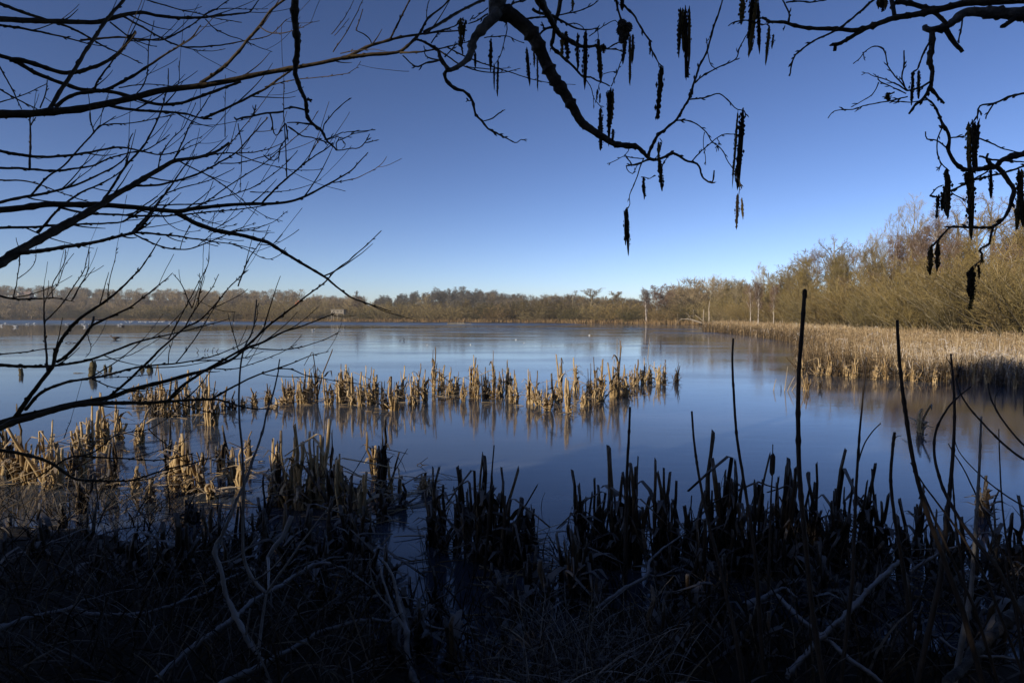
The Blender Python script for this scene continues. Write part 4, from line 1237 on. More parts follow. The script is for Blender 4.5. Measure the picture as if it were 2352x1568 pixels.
class Tree:
    def __init__(self, name, loc, label, cat, bark, twig_bark, jit, knob, seed):
        self.o = empty(name, loc, label, cat)
        self.loc = np.array(loc, float); self.bark, self.tbark = bark, twig_bark
        self.jit, self.knob = jit, knob
        self.rg = np.random.default_rng(seed)
        self.limbs = []           # (picture points, depths, object)
        self.lines = []

    def put(self, q, r, parent, name, material, sides, shoots=0, buds=False):
        mb = MB()
        mb.tubes(q[None], r[None], sides, ref=(0.05, 1.0, 0.1))
        rg = self.rg
        if buds:
            k = max(1, len(q) // 3)
            for i in rg.integers(2, len(q) - 1, k):
                t = q[min(i + 1, len(q) - 1)] - q[i - 1]; t = t / (np.linalg.norm(t) + 1e-9)
                s = np.cross(t, rg.normal(0, 1, 3)); s /= np.linalg.norm(s) + 1e-9
                l = rg.uniform(0.007, 0.017)
                b = np.stack([q[i], q[i] + (t * 0.8 + s * 0.6) * l * 0.6, q[i] + (t * 0.9 + s * 0.5) * l])
                mb.tubes(b[None], np.array([[r[i] * 0.9, max(r[i] * 0.9, 0.0014), 0.0005]]), 4, ref=(0.05, 1.0, 0.1))
        if shoots:
            for i in rg.integers(max(2, len(q) // 4), len(q), shoots):
                i = min(int(i), len(q) - 2)
                t = q[i + 1] - q[i]; t /= np.linalg.norm(t) + 1e-9
                d = q[i, 1]
                sgn = 1 if rg.random() < 0.62 else -1
                dirn = np.array([t[0] * 0.8 + 0.1, t[1] + rg.normal(0, 0.35), t[2] * 0.8 + sgn * rg.uniform(0.25, 0.75)]); dirn /= np.linalg.norm(dirn)
                L_ = rg.uniform(45, 150) * d / F
                pp = [q[i]]; K = 9
                for _ in range(K - 1):
                    dirn = dirn + np.array([0.01, 0, 0.07 * sgn if sgn > 0 else 0.05]) + rg.normal(0, 0.035, 3); dirn /= np.linalg.norm(dirn)
                    pp.append(pp[-1] + dirn * L_ / (K - 1))
                rr = np.linspace(min(r[i] * 0.65, 0.0034), 0.0011, K)
                mb.tubes(np.array(pp)[None], rr[None], 4, ref=(0.05, 1.0, 0.1))
        o = link(name, mb.mesh(name, material, origin=self.loc), parent)
        return o

    def limb(self, w0, w1, d0, d1, txt, root=None, material=None, sides=8, shoots=0):
        pts = line(txt)
        q = branch_points(pts, d0, d1, self.jit, self.rg)
        r = radii(len(q), w0, w1, np.linspace(d0, d1, len(q)), self.rg, self.knob)
        if root is not None:               # goes on, outside the picture, to where it grows from
            k0 = 10
            a = np.array(root, float)
            t0 = q[0] - q[2]; t0 /= np.linalg.norm(t0) + 1e-9
            m = q[0] + t0 * np.linalg.norm(a - q[0]) * 0.4
            ext = smooth_line([a, (a + m) / 2 + np.array([0, 0, 0.05]), m, q[0]], k0)[:-1]
            r = np.concatenate([np.linspace(r[0] * 2.0, r[0] * 1.03, k0 - 1), r]); q = np.vstack([ext, q])
        o = self.put(q, r, self.o, 'branch', material or self.bark, sides, shoots, True)
        pp = np.array([px_of(x) for x in q]); self.limbs.append((pp, q[:, 1], o)); self.lines.append((pp, q[:, 1], o))
        return o

    def twig(self, w0, w1, txt, dd=None, shoots=0, material=None, sides=5, as_branch=False, d0=None):
        pts = line(txt)
        p0 = np.array(pts[0])
        best, bd, bo = 1e9, 2.0, self.o
        for pp, dep, o in self.lines:
            e = np.linalg.norm(pp - p0, axis=1); i = int(e.argmin())
            if e[i] < best: best, bd, bo = e[i], dep[i], o
        if d0 is not None: bd = d0
        dd = self.rg.uniform(-0.18, 0.28) if dd is None else dd
        q = branch_points(pts, bd, bd + dd, self.jit, self.rg)
        r = radii(len(q), w0, w1, np.linspace(bd, bd + dd, len(q)), self.rg, self.knob)
        o = self.put(q, r, bo, 'twig', material or self.tbark, sides, shoots, True)
        self.lines.append((np.array([px_of(x) for x in q]), q[:, 1], bo))
        return o

    def depth_near(self, x, y):
        best, bd = 1e9, 2.0
        for pp, dep, o in self.lines:
            e = np.linalg.norm(pp - (x, y), axis=1); i = int(e.argmin())
            if e[i] < best: best, bd = e[i], dep[i]
        return bd


def base_trunk(tr, pts, r0, r1, material):
    q = smooth_line(pts, 18)
    rr = np.linspace(r0, r1, 18) * (1 + tr.rg.normal(0, 0.03, 18))
    mb = MB(); mb.tubes(q[None], rr[None], 10, ref=(0.1, 0.95, 0.3))
    link('trunk', mb.mesh('trunk', material, origin=tr.loc), tr.o)


# --- willow that reaches in from the left
wl = Tree('willow_tree', (-4.3, 1.6, 0.1), 'bare willow whose long thin branches reach in from the left over the water', 'tree', M['willow'], M['willow'], 0.6, 0.22, 31)
base_trunk(wl, [(-4.3, 1.6, -0.1), (-4.2, 1.7, 0.9), (-3.9, 1.75, 1.9), (-3.7, 1.8, 3.0), (-3.6, 1.9, 4.2), (-3.3, 2.0, 5.4)], 0.16, 0.05, M['willow'])
base_trunk(wl, [(-4.35, 1.55, -0.1), (-4.5, 1.7, 0.5), (-4.2, 2.0, 1.1), (-3.7, 2.2, 1.5)], 0.11, 0.06, M['willow'])
RT = (-3.75, 1.8, 2.6)
wl.limb(45, 7, 1.9, 2.6, 'A-40,770 0,768 180,765 340,750 520,735 620,715 760,690 900,655 1100,605 1370,575 1600,530 1780,490 1960,458 2080,438 B0,400 60,385 140,345 230,305 370,265 540,232 700,215 870,205', RT, shoots=5)
wl.limb(33, 5, 2.0, 2.6, 'A-30,128 0,130 150,135 350,145 540,152 680,145 800,110 950,85 1060,108 1200,120 1360,118 1530,100 1670,85 1690,70 1740,0', (-3.6, 1.9, 3.6), shoots=4)
wl.limb(20, 4, 2.1, 2.5, 'A-30,12 0,25 120,70 260,120 420,165 560,230 700,310 830,370 960,430', (-3.6, 1.9, 3.8))
wl.limb(24, 13, 2.1, 2.5, 'A-30,362 0,375 100,410 250,495 430,565 560,605 700,610 830,635 960,675 1080,705 1200,695 1330,655 1480,600 1620,550', (-3.7, 1.85, 3.0), shoots=4)
wl.limb(15, 4, 2.2, 2.4, 'A-30,165 0,170 170,195 340,230 470,262 620,300 720,310', (-3.65, 1.9, 3.5), shoots=1)
wl.limb(9, 5, 2.0, 2.1, 'A-30,395 0,450 60,560 110,660 145,735', (-3.7, 1.9, 3.0))
wl.limb(10, 6, 2.0, 2.1, 'A-30,580 0,600 110,665 250,735', (-3.7, 1.9, 2.8))
wl.limb(6, 4, 2.2, 2.3, 'A-30,700 0,690 150,640 320,560', (-3.7, 1.9, 2.6))
wl.limb(18, 4, 2.3, 2.7, 'A-30,1010 0,1015 100,1035 260,1053 440,1045 560,1030 700,1005 800,990 950,1015 1080,1040 1200,1015 1350,955', (-3.8, 1.9, 2.3), shoots=4)
wl.limb(15, 4, 2.3, 2.7, 'A-30,1130 0,1130 160,1132 340,1148 480,1135 620,1115 750,1060 900,1020 960,1015 1060,965 1140,905', (-3.8, 1.9, 2.2), shoots=3)
wl.limb(10, 4, 2.4, 2.6, 'A-30,1208 0,1210 150,1215 280,1245 420,1300 560,1345 640,1370', (-3.8, 2.0, 2.1))
wl.limb(18, 4, 2.2, 2.6, 'A-30,1366 0,1360 150,1325 300,1300 490,1250 620,1195 760,1125 850,1050 870,950 895,895', (-3.8, 1.9, 2.0), shoots=4)
wl.limb(38, 5, 2.0, 2.7, 'A-40,1415 0,1410 100,1402 230,1385 330,1372 520,1375 700,1378 880,1390 1050,1408 1200,1420 1320,1400 1500,1380 1700,1370 1900,1365 2050,1320 2200,1240 2350,1155 B140,1095 205,1025', (-3.85, 1.9, 1.9), shoots=5)
wl.limb(16, 6, 2.2, 2.6, 'A-30,1532 0,1530 200,1525 400,1515 600,1505 750,1498 830,1490 870,1455 940,1400 1060,1320', (-3.85, 1.9, 1.8), shoots=3)
wl.limb(50, 12, 1.8, 2.5, 'D-20,270 0,255 100,190 220,120 330,60 420,10 A640,1400 770,1310 900,1240 1050,1150 1180,1080 1320,1060 1450,1020 1540,960', (-3.8, 1.9, 1.35), shoots=6)
wl.limb(34, 5, 2.0, 2.5, 'D-20,1338 0,1330 130,1290 300,1250 500,1200 740,1155 880,1105 1050,1065 1250,1010 1420,960 1560,900 1660,825 1760,790 1900,720 2000,690 2130,640 2250,590', (-3.9, 2.1, 1.1), shoots=6)
wl.limb(36, 5, 1.9, 2.4, 'D-20,1368 0,1360 100,1320 220,1290 420,1230 560,1205 760,1195 960,1195 1130,1185 1300,1175 1420,1170 1480,1175 1600,1215 1720,1235 1830,1233', (-3.9, 2.1, 1.0), shoots=4)
wl.limb(18, 4, 2.1, 2.5, 'D-20,940 0,940 160,950 320,948 470,930 640,895 800,830 980,770 1140,735 1240,710 1330,690 1540,630', (-3.8, 2.0, 1.5), shoots=4)
wl.limb(13, 4, 2.3, 2.5, 'D-20,468 0,475 90,495 250,495 350,490 420,500 500,515', (-3.8, 1.9, 1.8), shoots=1)
wl.limb(8, 5, 2.2, 2.3, 'D-20,872 0,870 150,855 300,832 380,826', (-3.8, 2.0, 1.5))
wl.limb(20, 5, 2.1, 2.5, 'G-20,-5 0,0 130,20 260,55 370,100 480,180 560,200 700,205 860,205 960,180 1120,130 1300,85 1450,40', (-3.95, 2.1, 0.9), shoots=2)
for a in '''22 15 A330,735 400,620 480,500 560,370 650,230 720,130 780,60 835,0 850,-30
30 11 A60,400 160,410 260,440 400,485 500,485 620,455 720,410 800,350 860,280 910,210
22 6 A370,720 430,670 520,630 650,612 720,600 860,530 1000,440 1120,360 1220,300 1290,250 1350,170
12 5 A540,270 640,262 800,250 960,265 1090,268 1200,220 1300,160 1380,100 1450,60 1540,0
10 4 A740,150 880,255 1000,305 1055,312
12 4 A835,115 960,185 1100,265 1210,310 1340,315 1500,300 1640,275 1760,255 1830,225 1930,130
6 3 A1210,310 1300,335 1420,345 1515,328
20 12 A1345,560 1480,470 1600,350 1680,250 1740,180 1820,70 1910,0 1930,-20
8 3 A1740,180 1800,215 1880,225 1960,210 2040,180 2100,145
8 4 A980,0 1100,35 1250,75 1350,95 1480,130 1625,152
5 3 A1370,100 1440,65 1560,58 1680,62 1800,58
7 3 A1380,130 1440,190 1530,235 1640,275 1740,320 1830,350
8 5 A270,725 310,620 318,540
11 6 A630,620 660,540 740,430 800,350 870,280 915,215
7 4 A800,590 930,570 1050,568 1160,580
5 3 A1160,580 1200,560 1205,410
7 4 A910,640 950,590 985,520 995,430 1000,300 1035,140
18 9 A700,700 800,725 950,745 1100,750 1240,765 1360,795 1425,800
14 11 A1370,795 1450,760 1560,710 1700,640 1800,585 1900,510 1960,470
7 3 A1780,585 1900,550 2050,530 2200,515 2352,492 B70,490 125,460 157,412
9 7 A605,760 610,820 630,885
9 4 A630,885 680,845 780,780
12 4 A210,1310 330,1180 420,1120 540,990 640,880 690,840 900,825 1060,795 1180,770
12 8 A200,1130 205,900 200,790
8 5 A210,840 240,790
8 4 A860,1025 960,1015 1060,965 1140,905
6 3 A2240,1228 2352,1208 B150,1190 280,1115 330,1052
12 6 A1760,1365 1850,1270 1960,1170 2070,1080 2190,1000 2240,960
6 4 A2070,1080 2100,1000 2150,940
30 5 A1180,1425 1260,1470 1360,1520 1480,1556 D1600,65 1780,110 1900,180 2000,240 2100,300 2180,350 2352,480 E180,520 360,580
15 6 A400,1395 560,1430 700,1440 880,1448 1060,1453 1200,1445 1360,1430 1560,1410 1700,1395 1800,1375
9 4 A820,1490 1000,1390 1100,1310 1230,1260 1400,1215 1540,1150 1575,1128
16 5 A250,1562 300,1510 400,1400 550,1290 650,1250 760,1190 830,1130 860,1030
12 4 A1170,1085 1320,1065 1480,1030 1600,1030 1760,1015 1900,960
14 5 A690,1350 760,1250 850,1110 950,1000 1000,920 1060,800 1100,690 1130,560 1130,460
14 6 A900,1245 1060,1245 1200,1210 1340,1165 1450,1105 1580,1030 1700,900 1800,790
8 3 A1360,1160 1480,1230 1600,1320 1700,1400 1800,1460 1900,1488
9 4 A1160,1085 1230,950 1270,850 1330,770 1400,660 1450,580
8 3 A1060,1150 1080,1050 1150,940 1240,850 1315,690
6 3 A1170,1070 1260,960 1360,920
7 4 A1480,1100 1600,1095 1740,1060 1830,1035 1900,975
7 3 A1590,1035 1720,1085 1850,1120 2000,1145 2175,1138
7 3 A1440,1100 1520,1000 1600,900 1680,800 1840,585
6 3 A1512,920 1512,620
6 3 A1600,830 1625,1000 1615,1290
8 4 A1928,1195 1915,900 1905,760 1910,560
16 5 A890,1562 1000,1440 1080,1340 1150,1250 1230,1130 1310,1040
10 6 A930,1550 1015,1497
9 4 A1060,1380 1200,1375 1340,1370 1480,1330 1620,1290 1740,1235 1900,1120 2000,1010
6 3 A1680,1290 1800,1292 1950,1280 2080,1245 2160,1205
8 4 A1260,1410 1380,1360 1520,1260 1660,1170 1800,1080 1940,960 2060,860 2140,745
5 3 A1300,1420 1400,1500 1495,1485
6 3 A1060,1400 1140,1510 1240,1555 1350,1550
6 3 A1400,1560 1560,1470 1650,1400 1700,1400
5 3 A1550,1555 1720,1500
6 3 A1560,1556 1800,1510 1935,1418
26 14 D140,190 300,170 480,140 640,115 800,75 900,50 940,20 A1010,1450
14 4 D900,50 1080,62 1250,85 1400,105 1560,130 1725,163
10 4 D900,60 1020,120 1130,155 1240,165 1330,145 1450,95 1560,50 1700,35 1780,0
6 3 D1550,125 1680,175 1750,215 1820,228 1925,170
5 3 D1210,160 1230,90 1275,0
5 3 D1330,140 1400,80 1480,20 1590,0
20 4 D380,921 450,876 525,796 585,721 615,676 700,636 850,566 950,496 1100,376 1160,322
14 10 D612,690 630,616
28 5 D100,1290 180,1180 260,1070 330,980 360,930 375,850 420,760 500,660 620,570 740,490 860,380 960,270 1080,85
13 5 D320,985 305,800 298,640 294,410
8 4 D300,650 380,570 440,500 500,400 560,310 600,150
7 3 D490,500 540,410 590,340 637,285
5 3 D590,740 610,820 600,860 575,888
16 5 D730,1155 840,1065 960,950 1060,850 1150,770 1240,690 1340,640 1440,540 1540,420 1650,310
18 5 D1130,1180 1220,1085 1350,995 1480,920 1600,850 1660,810 1760,720 1850,640 1960,560 2080,460 2180,390 2250,310 2352,235 E100,215 200,130 295,38
14 4 D1420,1170 1560,1090 1700,1020 1850,965 1960,930 2080,880 2210,848
8 3 D1860,965 1960,970 2060,1010 2200,1035 E0,1048 155,1065
7 4 D1440,965 1580,965 1720,925 1880,860 1995,800
7 3 D1610,870 1560,700 1530,590
8 4 D1660,820 1760,830 1880,838 2000,825 2120,790 2200,760 2288,712
6 3 D560,915 750,900 880,870 970,820 1075,760
20 4 D170,1240 270,1130 420,1065 560,1035 700,1015 860,970 1000,945 1180,930 1310,910 1500,910 1640,890 1770,850
8 3 D1310,910 1430,880 1560,830 1670,770 1700,690 1730,600 1720,505
8 3 D620,1035 760,1090 900,1105 1060,1085 1200,1040 1330,990
6 4 D700,1025 850,1020 1010,1005
6 3 D1130,940 1135,860 1160,780
8 4 D1130,770 1200,640 1290,470 1390,280
8 4 D1240,690 1330,540 1420,430 1470,330
7 4 D1290,560 1220,400 1165,330
7 4 D1330,545 1350,400 1400,250 1405,175
6 3 D1290,555 1340,400 1340,325
8 4 D1600,410 1660,250 1740,130 1805,50
7 3 D1180,930 1290,790 1400,620 1500,470 1560,400 1670,300
6 3 D1730,130 1830,130 1900,60
6 4 D355,488 350,400 390,330 430,260 440,165
5 3 D320,485 400,370 430,280 497,190
6 3 D90,490 110,380 130,270 130,180 108,85
5 3 D120,360 200,300 240,230 240,150
6 3 D480,510 540,400 590,300 600,110
6 3 D720,520 740,350 770,250 785,150
12 6 G380,100 450,55 520,38 640,45 820,55 980,66 1130,60 1300,20
9 4 G370,100 300,150 200,200 0,260
9 4 D520,1555 640,1520 760,1420 880,1390 1000,1370 1120,1300 1230,1190
7 4 D1000,1375 1100,1460 1200,1520
6 3 D430,1430 450,1370 478,1310
7 3 G860,205 1000,190 1200,120 1400,60'''.splitlines():
    w = a.split(' ', 2)
    wl.twig(float(w[0]), float(w[1]), w[2], shoots=2 if float(w[0]) > 8 else 1)
# the right-going forks of the long low limb
for a in '''24 8 B30,392 200,370 330,362 420,345 480,300 520,262 560,215 610,120 690,60 750,0 770,-20
17 15 B580,215 640,185 760,115 880,45 980,0 1010,-20
12 8 B350,268 400,170 450,70 485,0 490,-20
6 4 B600,130 603,60 618,0
12 5 B420,355 560,350 700,325 800,300 900,275
9 3 B740,320 860,380 1000,435 1170,490 1300,530 1450,560 1600,570
12 4 B520,262 600,290 700,350 800,420 900,465 1000,485 1100,490 1170,475 1230,460
7 3 B870,450 960,460 1060,465 1165,455
7 5 B230,300 215,265 175,230 130,205 140,160 170,62
6 3 B20,360 120,342 240,330 320,345
6 4 B-30,350 0,300 60,215 120,110 170,0
5 3 B-40,230 0,180 60,100 110,0
4 3 B-20,240 40,175 78,125'''.splitlines():
    w = a.split(' ', 2)
    wl.twig(float(w[0]), float(w[1]), w[2], shoots=0)

# --- alder overhead
al = Tree('alder_tree', (2.6, -1.4, 0.2), 'old alder hanging a thick crooked limb with catkins over the middle of the lake', 'tree', M['alder'], M['alder'], 1.0, 0.4, 41)
base_trunk(al, [(2.6, -1.4, -0.1), (2.5, -1.3, 1.4), (2.3, -1.0, 2.8), (1.7, -0.4, 3.9), (1.0, 0.4, 4.3), (0.3, 1.1, 3.9)], 0.17, 0.07, M['alder_grey'])
RA = (0.9, 0.45, 4.25)
al.limb(112, 84, 1.60, 1.62, 'B1075,-80 1078,-40 1072,20 1068,70 1090,105', (0.3, 1.1, 3.9), M['alder_grey'], 10)
al.limb(92, 17, 1.62, 1.75, 'B1075,85 1140,92 1220,142 1290,212 1340,292 1390,400 1440,500 1500,600 1570,700 1610,780 1660,840 1750,900 1850,960 1930,975 2010,985 2050,1020 2090,1060 2130,1075', sides=10)
al.limb(66, 22, 1.60, 1.52, 'B1080,80 1050,120 1015,150 985,185 930,240 908,300 888,380 850,420 790,455 740,470', material=M['alder_grey'], sides=10)
al.limb(20, 4, 1.52, 1.7, 'B745,468 720,490 718,515 740,555 790,590 850,615 890,650 915,700 930,770 970,815 1010,860 1070,895 1130,925 1195,960 1235,937 1270,950', sides=6)
al.limb(44, 10, 1.5, 1.8, 'B1330,-60 1345,-20 1370,20 1410,90 1450,170 1490,235 1560,275 1620,305 1680,315 1750,310 1810,330', RA, sides=8)
al.limb(26, 6, 1.7, 1.95, 'B1510,-40 1500,0 1480,90 1460,170 1455,250 1440,310 1500,370 1570,430 1640,510 1700,520 1750,545 1830,580', RA, sides=6)
al.limb(14, 6, 1.6, 1.7, 'B1905,-40 1920,30 1980,90 2040,190 2090,260 2110,330 2140,390 2160,430 2190,450 2190,490', RA, sides=6)
al.limb(15, 9, 1.6, 1.6, 'B1868,-40 1875,0 1890,80 1910,150', RA, sides=6)
al.limb(44, 9, 1.45, 1.7, 'A1974,-50 1980,0 1980,120 2000,300 1990,400 1985,500 2020,600 2055,680 2060,760 2090,820 2160,880 2200,950 2260,1010', RA, sides=8)
for a in '''17 8 B2120,1075 2150,1072 2210,1045 2260,1030 2310,1060 C91,1085 160,1105 185,1180 220,1215 258,1225 270,1145
18 8 B2090,1050 2110,990 2150,920 2200,870 2270,810 C60,730 100,670 120,600 140,540 180,430 225,340 260,200 300,90 325,0 330,-20
9 5 C100,670 190,660 300,628 370,680 425,735 470,745 480,790
9 6 C140,560 180,520 280,460 410,400 440,330 480,250 500,220
5 4 C225,345 245,430 290,470
6 4 C228,330 218,260
8 4 C5,815 70,808 150,835 210,880 260,950 320,1010 370,1100 420,1180 440,1240 435,1310
8 5 C120,1085 170,1030 250,960 300,920 350,900 430,905
4 3 C205,890 200,940 205,1040 213,1110
5 4 C290,930 305,970
5 4 C300,960 285,1020
7 6 C412,1175 420,1225
7 6 C440,1215 455,1265
12 8 B2095,1072 2030,1095 1980,1110 1940,1115
6 4 B1940,1115 1950,1150 1985,1168 2010,1110 2025,1095
8 4 B2055,1070 2030,1130 2010,1200 1985,1260 1960,1310 1965,1370 1945,1410
6 3 B2060,1065 1970,1060 1925,1050 1870,1080 1812,1100
5 4 B1925,1050 1955,1010 1960,955
8 6 B1940,1055 1980,1110
6 5 B2130,1070 2150,1050 2180,960 2165,930
6 5 B2180,1130 2195,1080
6 4 B2040,1190 2070,1190 2095,1200 2140,1180
25 10 B740,460 710,420 690,380 670,330 600,290 530,262
10 7 B690,405 600,420 525,445 440,375
7 5 B975,815 1040,795 1080,760 1125,738
6 7 B890,680 868,662
8 6 B690,405 640,400 590,370 580,310
8 6 B630,290 680,220 705,200
7 6 B720,385 760,340 805,290
9 6 B580,232 720,200 800,170 845,120
10 7 B1010,95 940,140 880,160
7 5 B1010,55 960,90 915,130
6 5 B890,140 915,105
7 4 B985,255 1040,250 1130,245 1200,270 1255,290
7 4 B1135,100 1138,200 1120,300 1095,380 1060,430
10 6 B1215,125 1400,118 1500,100 1620,75 1700,40 1752,5
13 8 B1160,72 1170,30 1200,15 1260,5 1280,-20
18 6 B1310,60 1350,85 1420,100 1500,140 1600,190 1700,200 1750,190
16 10 B1450,185 1400,195 1360,230 1350,270
9 7 B1385,195 1372,150
6 5 B1355,0 1360,110
7 4 B1440,310 1428,350
6 4 B1660,520 1700,580 1720,650 1740,690 1780,730
4 3 B1720,660 1722,730
8 5 B1480,130 1545,160 1590,150 1640,175 1660,205
6 5 B1690,245 1760,200 1850,140 1885,155
6 4 B1750,190 1755,250 1745,280
8 6 B1810,330 1880,290 1920,280
8 6 B1810,330 1870,335 1920,350
6 5 B1840,580 1880,490 1910,400 1940,300
5 4 B1765,560 1770,510 1810,490 1875,480
5 4 B1760,560 1745,610
5 4 B1860,560 1855,530
16 10 A2050,670 2095,672
12 8 A2050,740 1960,722 1905,735
12 9 A1905,750 1800,760 1700,780 1620,795 1595,810 1575,790
8 6 A1700,770 1720,705
8 6 A1815,765 1850,910 1900,850 1920,830
8 6 A1920,830 1930,920 1890,980 1870,1060 1820,1080 1770,1040
10 6 A2110,840 2000,825 1930,825
9 6 A1935,850 2030,915 2100,925 2200,960
7 5 A2170,880 2190,820 2270,730 2352,660
6 4 A2180,940 2300,890 B40,895 120,885 255,872
6 4 A2200,940 2270,915 B-20,925 0,915 55,970 30,1000
7 5 A2260,1010 2352,1000 B140,995 190,950 215,900
6 4 B180,960 265,945
6 4 A2265,1005 B0,955 100,905 250,875'''.splitlines():
    w = a.split(' ', 2)
    al.twig(float(w[0]), float(w[1]), w[2], dd=al.rg.uniform(-0.06, 0.08))

# --- second alder on the right
ar = Tree('alder_tree', (4.6, 0.2, 0.2), 'alder whose grey limb and drooping catkin twigs hang before the far wood', 'tree', M['alder'], M['alder'], 1.0, 0.4, 43)
base_trunk(ar, [(4.6, 0.2, -0.1), (4.4, 0.4, 1.3), (4.1, 0.7, 2.5), (3.6, 1.1, 3.4), (3.3, 1.2, 4.4)], 0.15, 0.06, M['alder_grey'])
RB = (3.75, 1.0, 3.2)
ar.limb(72, 30, 1.7, 1.75, 'C2420,92 2352,90 2200,90 2050,85 1950,90 1880,140 1810,185 1740,200 1690,195 1685,175', RB, M['alder_grey'], 10)
ar.limb(46, 15, 1.6, 1.7, 'C2420,-4 2352,0 2100,10 1950,25 1800,60 1650,95 1500,115 1400,150 1280,190 1170,205 1060,195 880,185 780,165 740,150 620,145', RB, sides=8)
ar.limb(34, 9, 1.5, 1.45, 'C2420,1022 2352,1035 2280,1050 2200,1080 2170,1120 2100,1130 2000,1140 1940,1135 1880,1080 1840,1000 1850,930 1790,800 1750,710 1690,660', (3.9, 0.9, 2.4), sides=8)
ar.limb(12, 10, 1.6, 1.55, 'C2420,1105 2352,1120 2200,1165 2050,1200 1950,1240 1850,1290 1780,1320 1720,1315', (3.9, 0.9, 2.3), sides=6)
ar.limb(14, 8, 1.5, 1.5, 'C2420,622 2352,630 2250,650 2160,690 2060,710 2040,770 2000,830', (3.9, 0.9, 2.7), sides=6)
for a in '''38 20 C2350,105 2290,125 2200,180
30 22 C1490,10 1600,25 1720,65 1800,130 1830,165
34 20 C1825,190 1880,280 1940,350
35 12 C1735,205 1740,280 1720,400 1740,480 1730,560 1720,590 1680,660 1620,710 1580,765
10 8 C1940,80 1935,150 1915,290
25 20 C1280,195 1200,240 1120,290 1085,300 1080,345
18 14 C1120,290 1060,300
14 8 C1365,-20 1345,0 1230,95 1120,185 1060,220 960,260 860,335 805,385 775,510
16 14 C640,146 590,120
10 8 C770,160 775,100 755,50 730,0 725,-20
9 7 C755,18 860,10 930,15 1025,0
6 5 C745,175 735,205
8 6 C600,168 480,140 400,155 365,175
7 6 C590,170 620,165 640,180
25 18 C1480,105 1470,50 1460,0
12 7 C1720,280 1670,380 1640,460 1600,490
14 10 C1720,550 1650,590 1570,610
8 5 C1570,610 1530,560 1450,470 1420,370 1400,330 1350,310 1300,335 1270,360 1240,400 1205,428
6 5 C1270,360 1280,400
9 7 C1555,600 1530,520 1545,430 1545,340
7 4 C1565,612 1490,560 1390,525 1330,510 1295,490 1260,505
7 5 C1560,630 1480,590 1380,545 1370,510
6 5 C1375,555 1335,630 1270,675 1190,720
8 5 C1570,650 1430,680 1300,705 1200,735 1080,745 1035,795
7 5 C1700,670 1600,685 1520,685 1465,685
20 12 C1725,590 1760,640 1800,680 1815,695
10 6 C1480,620 1430,640 1415,665
9 7 C1850,930 1960,915
9 6 C2050,930 2150,970 2220,1000 2330,1030
8 7 C1840,1000 1770,945 1700,935 1690,885
8 6 C1805,850 1770,950 1775,1040 1800,1100 1850,1150
7 6 C1800,1100 1765,1145
9 7 C2150,695 2110,760 2095,800
8 7 C2045,740 2065,775
16 12 C2170,1125 2100,1080 2110,1030
12 9 C2050,1050 2150,1075 2352,1090
10 9 C2110,1150 1980,1220 1860,1290
8 7 C1720,1315 1760,1265 1800,1250
7 5 C1870,1300 1930,1330 1975,1350
28 16 C2170,1120 2230,1190 2280,1260 2270,1340 2240,1430 2180,1500 2140,1530
14 10 C2140,1525 2000,1530 1870,1527 1820,1562 F1770,110 1730,145
14 8 C2145,1520 2130,1590 2120,1640 F2050,165 2070,190 2065,240
8 6 F2060,240 2000,290
8 6 F2050,170 2070,190 2068,250'''.splitlines():
    w = a.split(' ', 2)
    ar.twig(float(w[0]), float(w[1]), w[2], dd=ar.rg.uniform(-0.05, 0.06))


# --- catkins and cones
def catkin_mesh(seed, aspect):
    """Unit length, hanging down; a bent, gappy spindle of open scales."""
    rg = np.random.default_rng(seed)
    mb = MB()
    ph = rg.uniform(0, 6.28); am = rg.uniform(0.2, 0.7)
    kn = rg.uniform(0.6, 1.15, 7)
    prof = lambda z: np.interp(z, [0, 0.06, 0.3, 0.8, 0.95, 1], [0.25, 0.7, 1.0, 0.9, 0.6, 0.2]) * np.interp(z, np.linspace(0, 1, 7), kn)
    cx = lambda z: am * np.sin(z * 2.6 + ph) * z
    cy = lambda z: 0.6 * am * np.cos(z * 2.1 + ph) * z
    zz = np.linspace(0, 1, 10)
    mb.tubes(np.stack([cx(zz), cy(zz), -zz], -1)[None], (prof(zz) * 0.68)[None], 7)
    n = int(aspect * 8)
    for k in range(n):
        if rg.random() < 0.08: continue
        z = (k + 0.5) / n; a = k * 2.4 + rg.normal(0, 0.3)
        r = prof(z) * rg.uniform(0.6, 1.05)
        c = np.array([cx(z) + math.cos(a) * r, cy(z) + math.sin(a) * r, -z])
        s = rg.uniform(0.2, 0.42); sz = s / aspect * 0.9
        v = c + np.array([(s, 0, 0), (-s, 0, 0), (0, s, 0), (0, -s, 0), (0, 0, sz), (0, 0, -sz)])
        mb.add(v, None, [(0, 2, 4), (2, 1, 4), (1, 3, 4), (3, 0, 4), (2, 0, 5), (1, 2, 5), (3, 1, 5), (0, 3, 5)])
    return mb.mesh('catkin', M['catkin'])


CATS = [[catkin_mesh(s + 10 * v, asp) for v in range(4)] for s, asp in ((1, 5), (2, 8), (3, 12))]


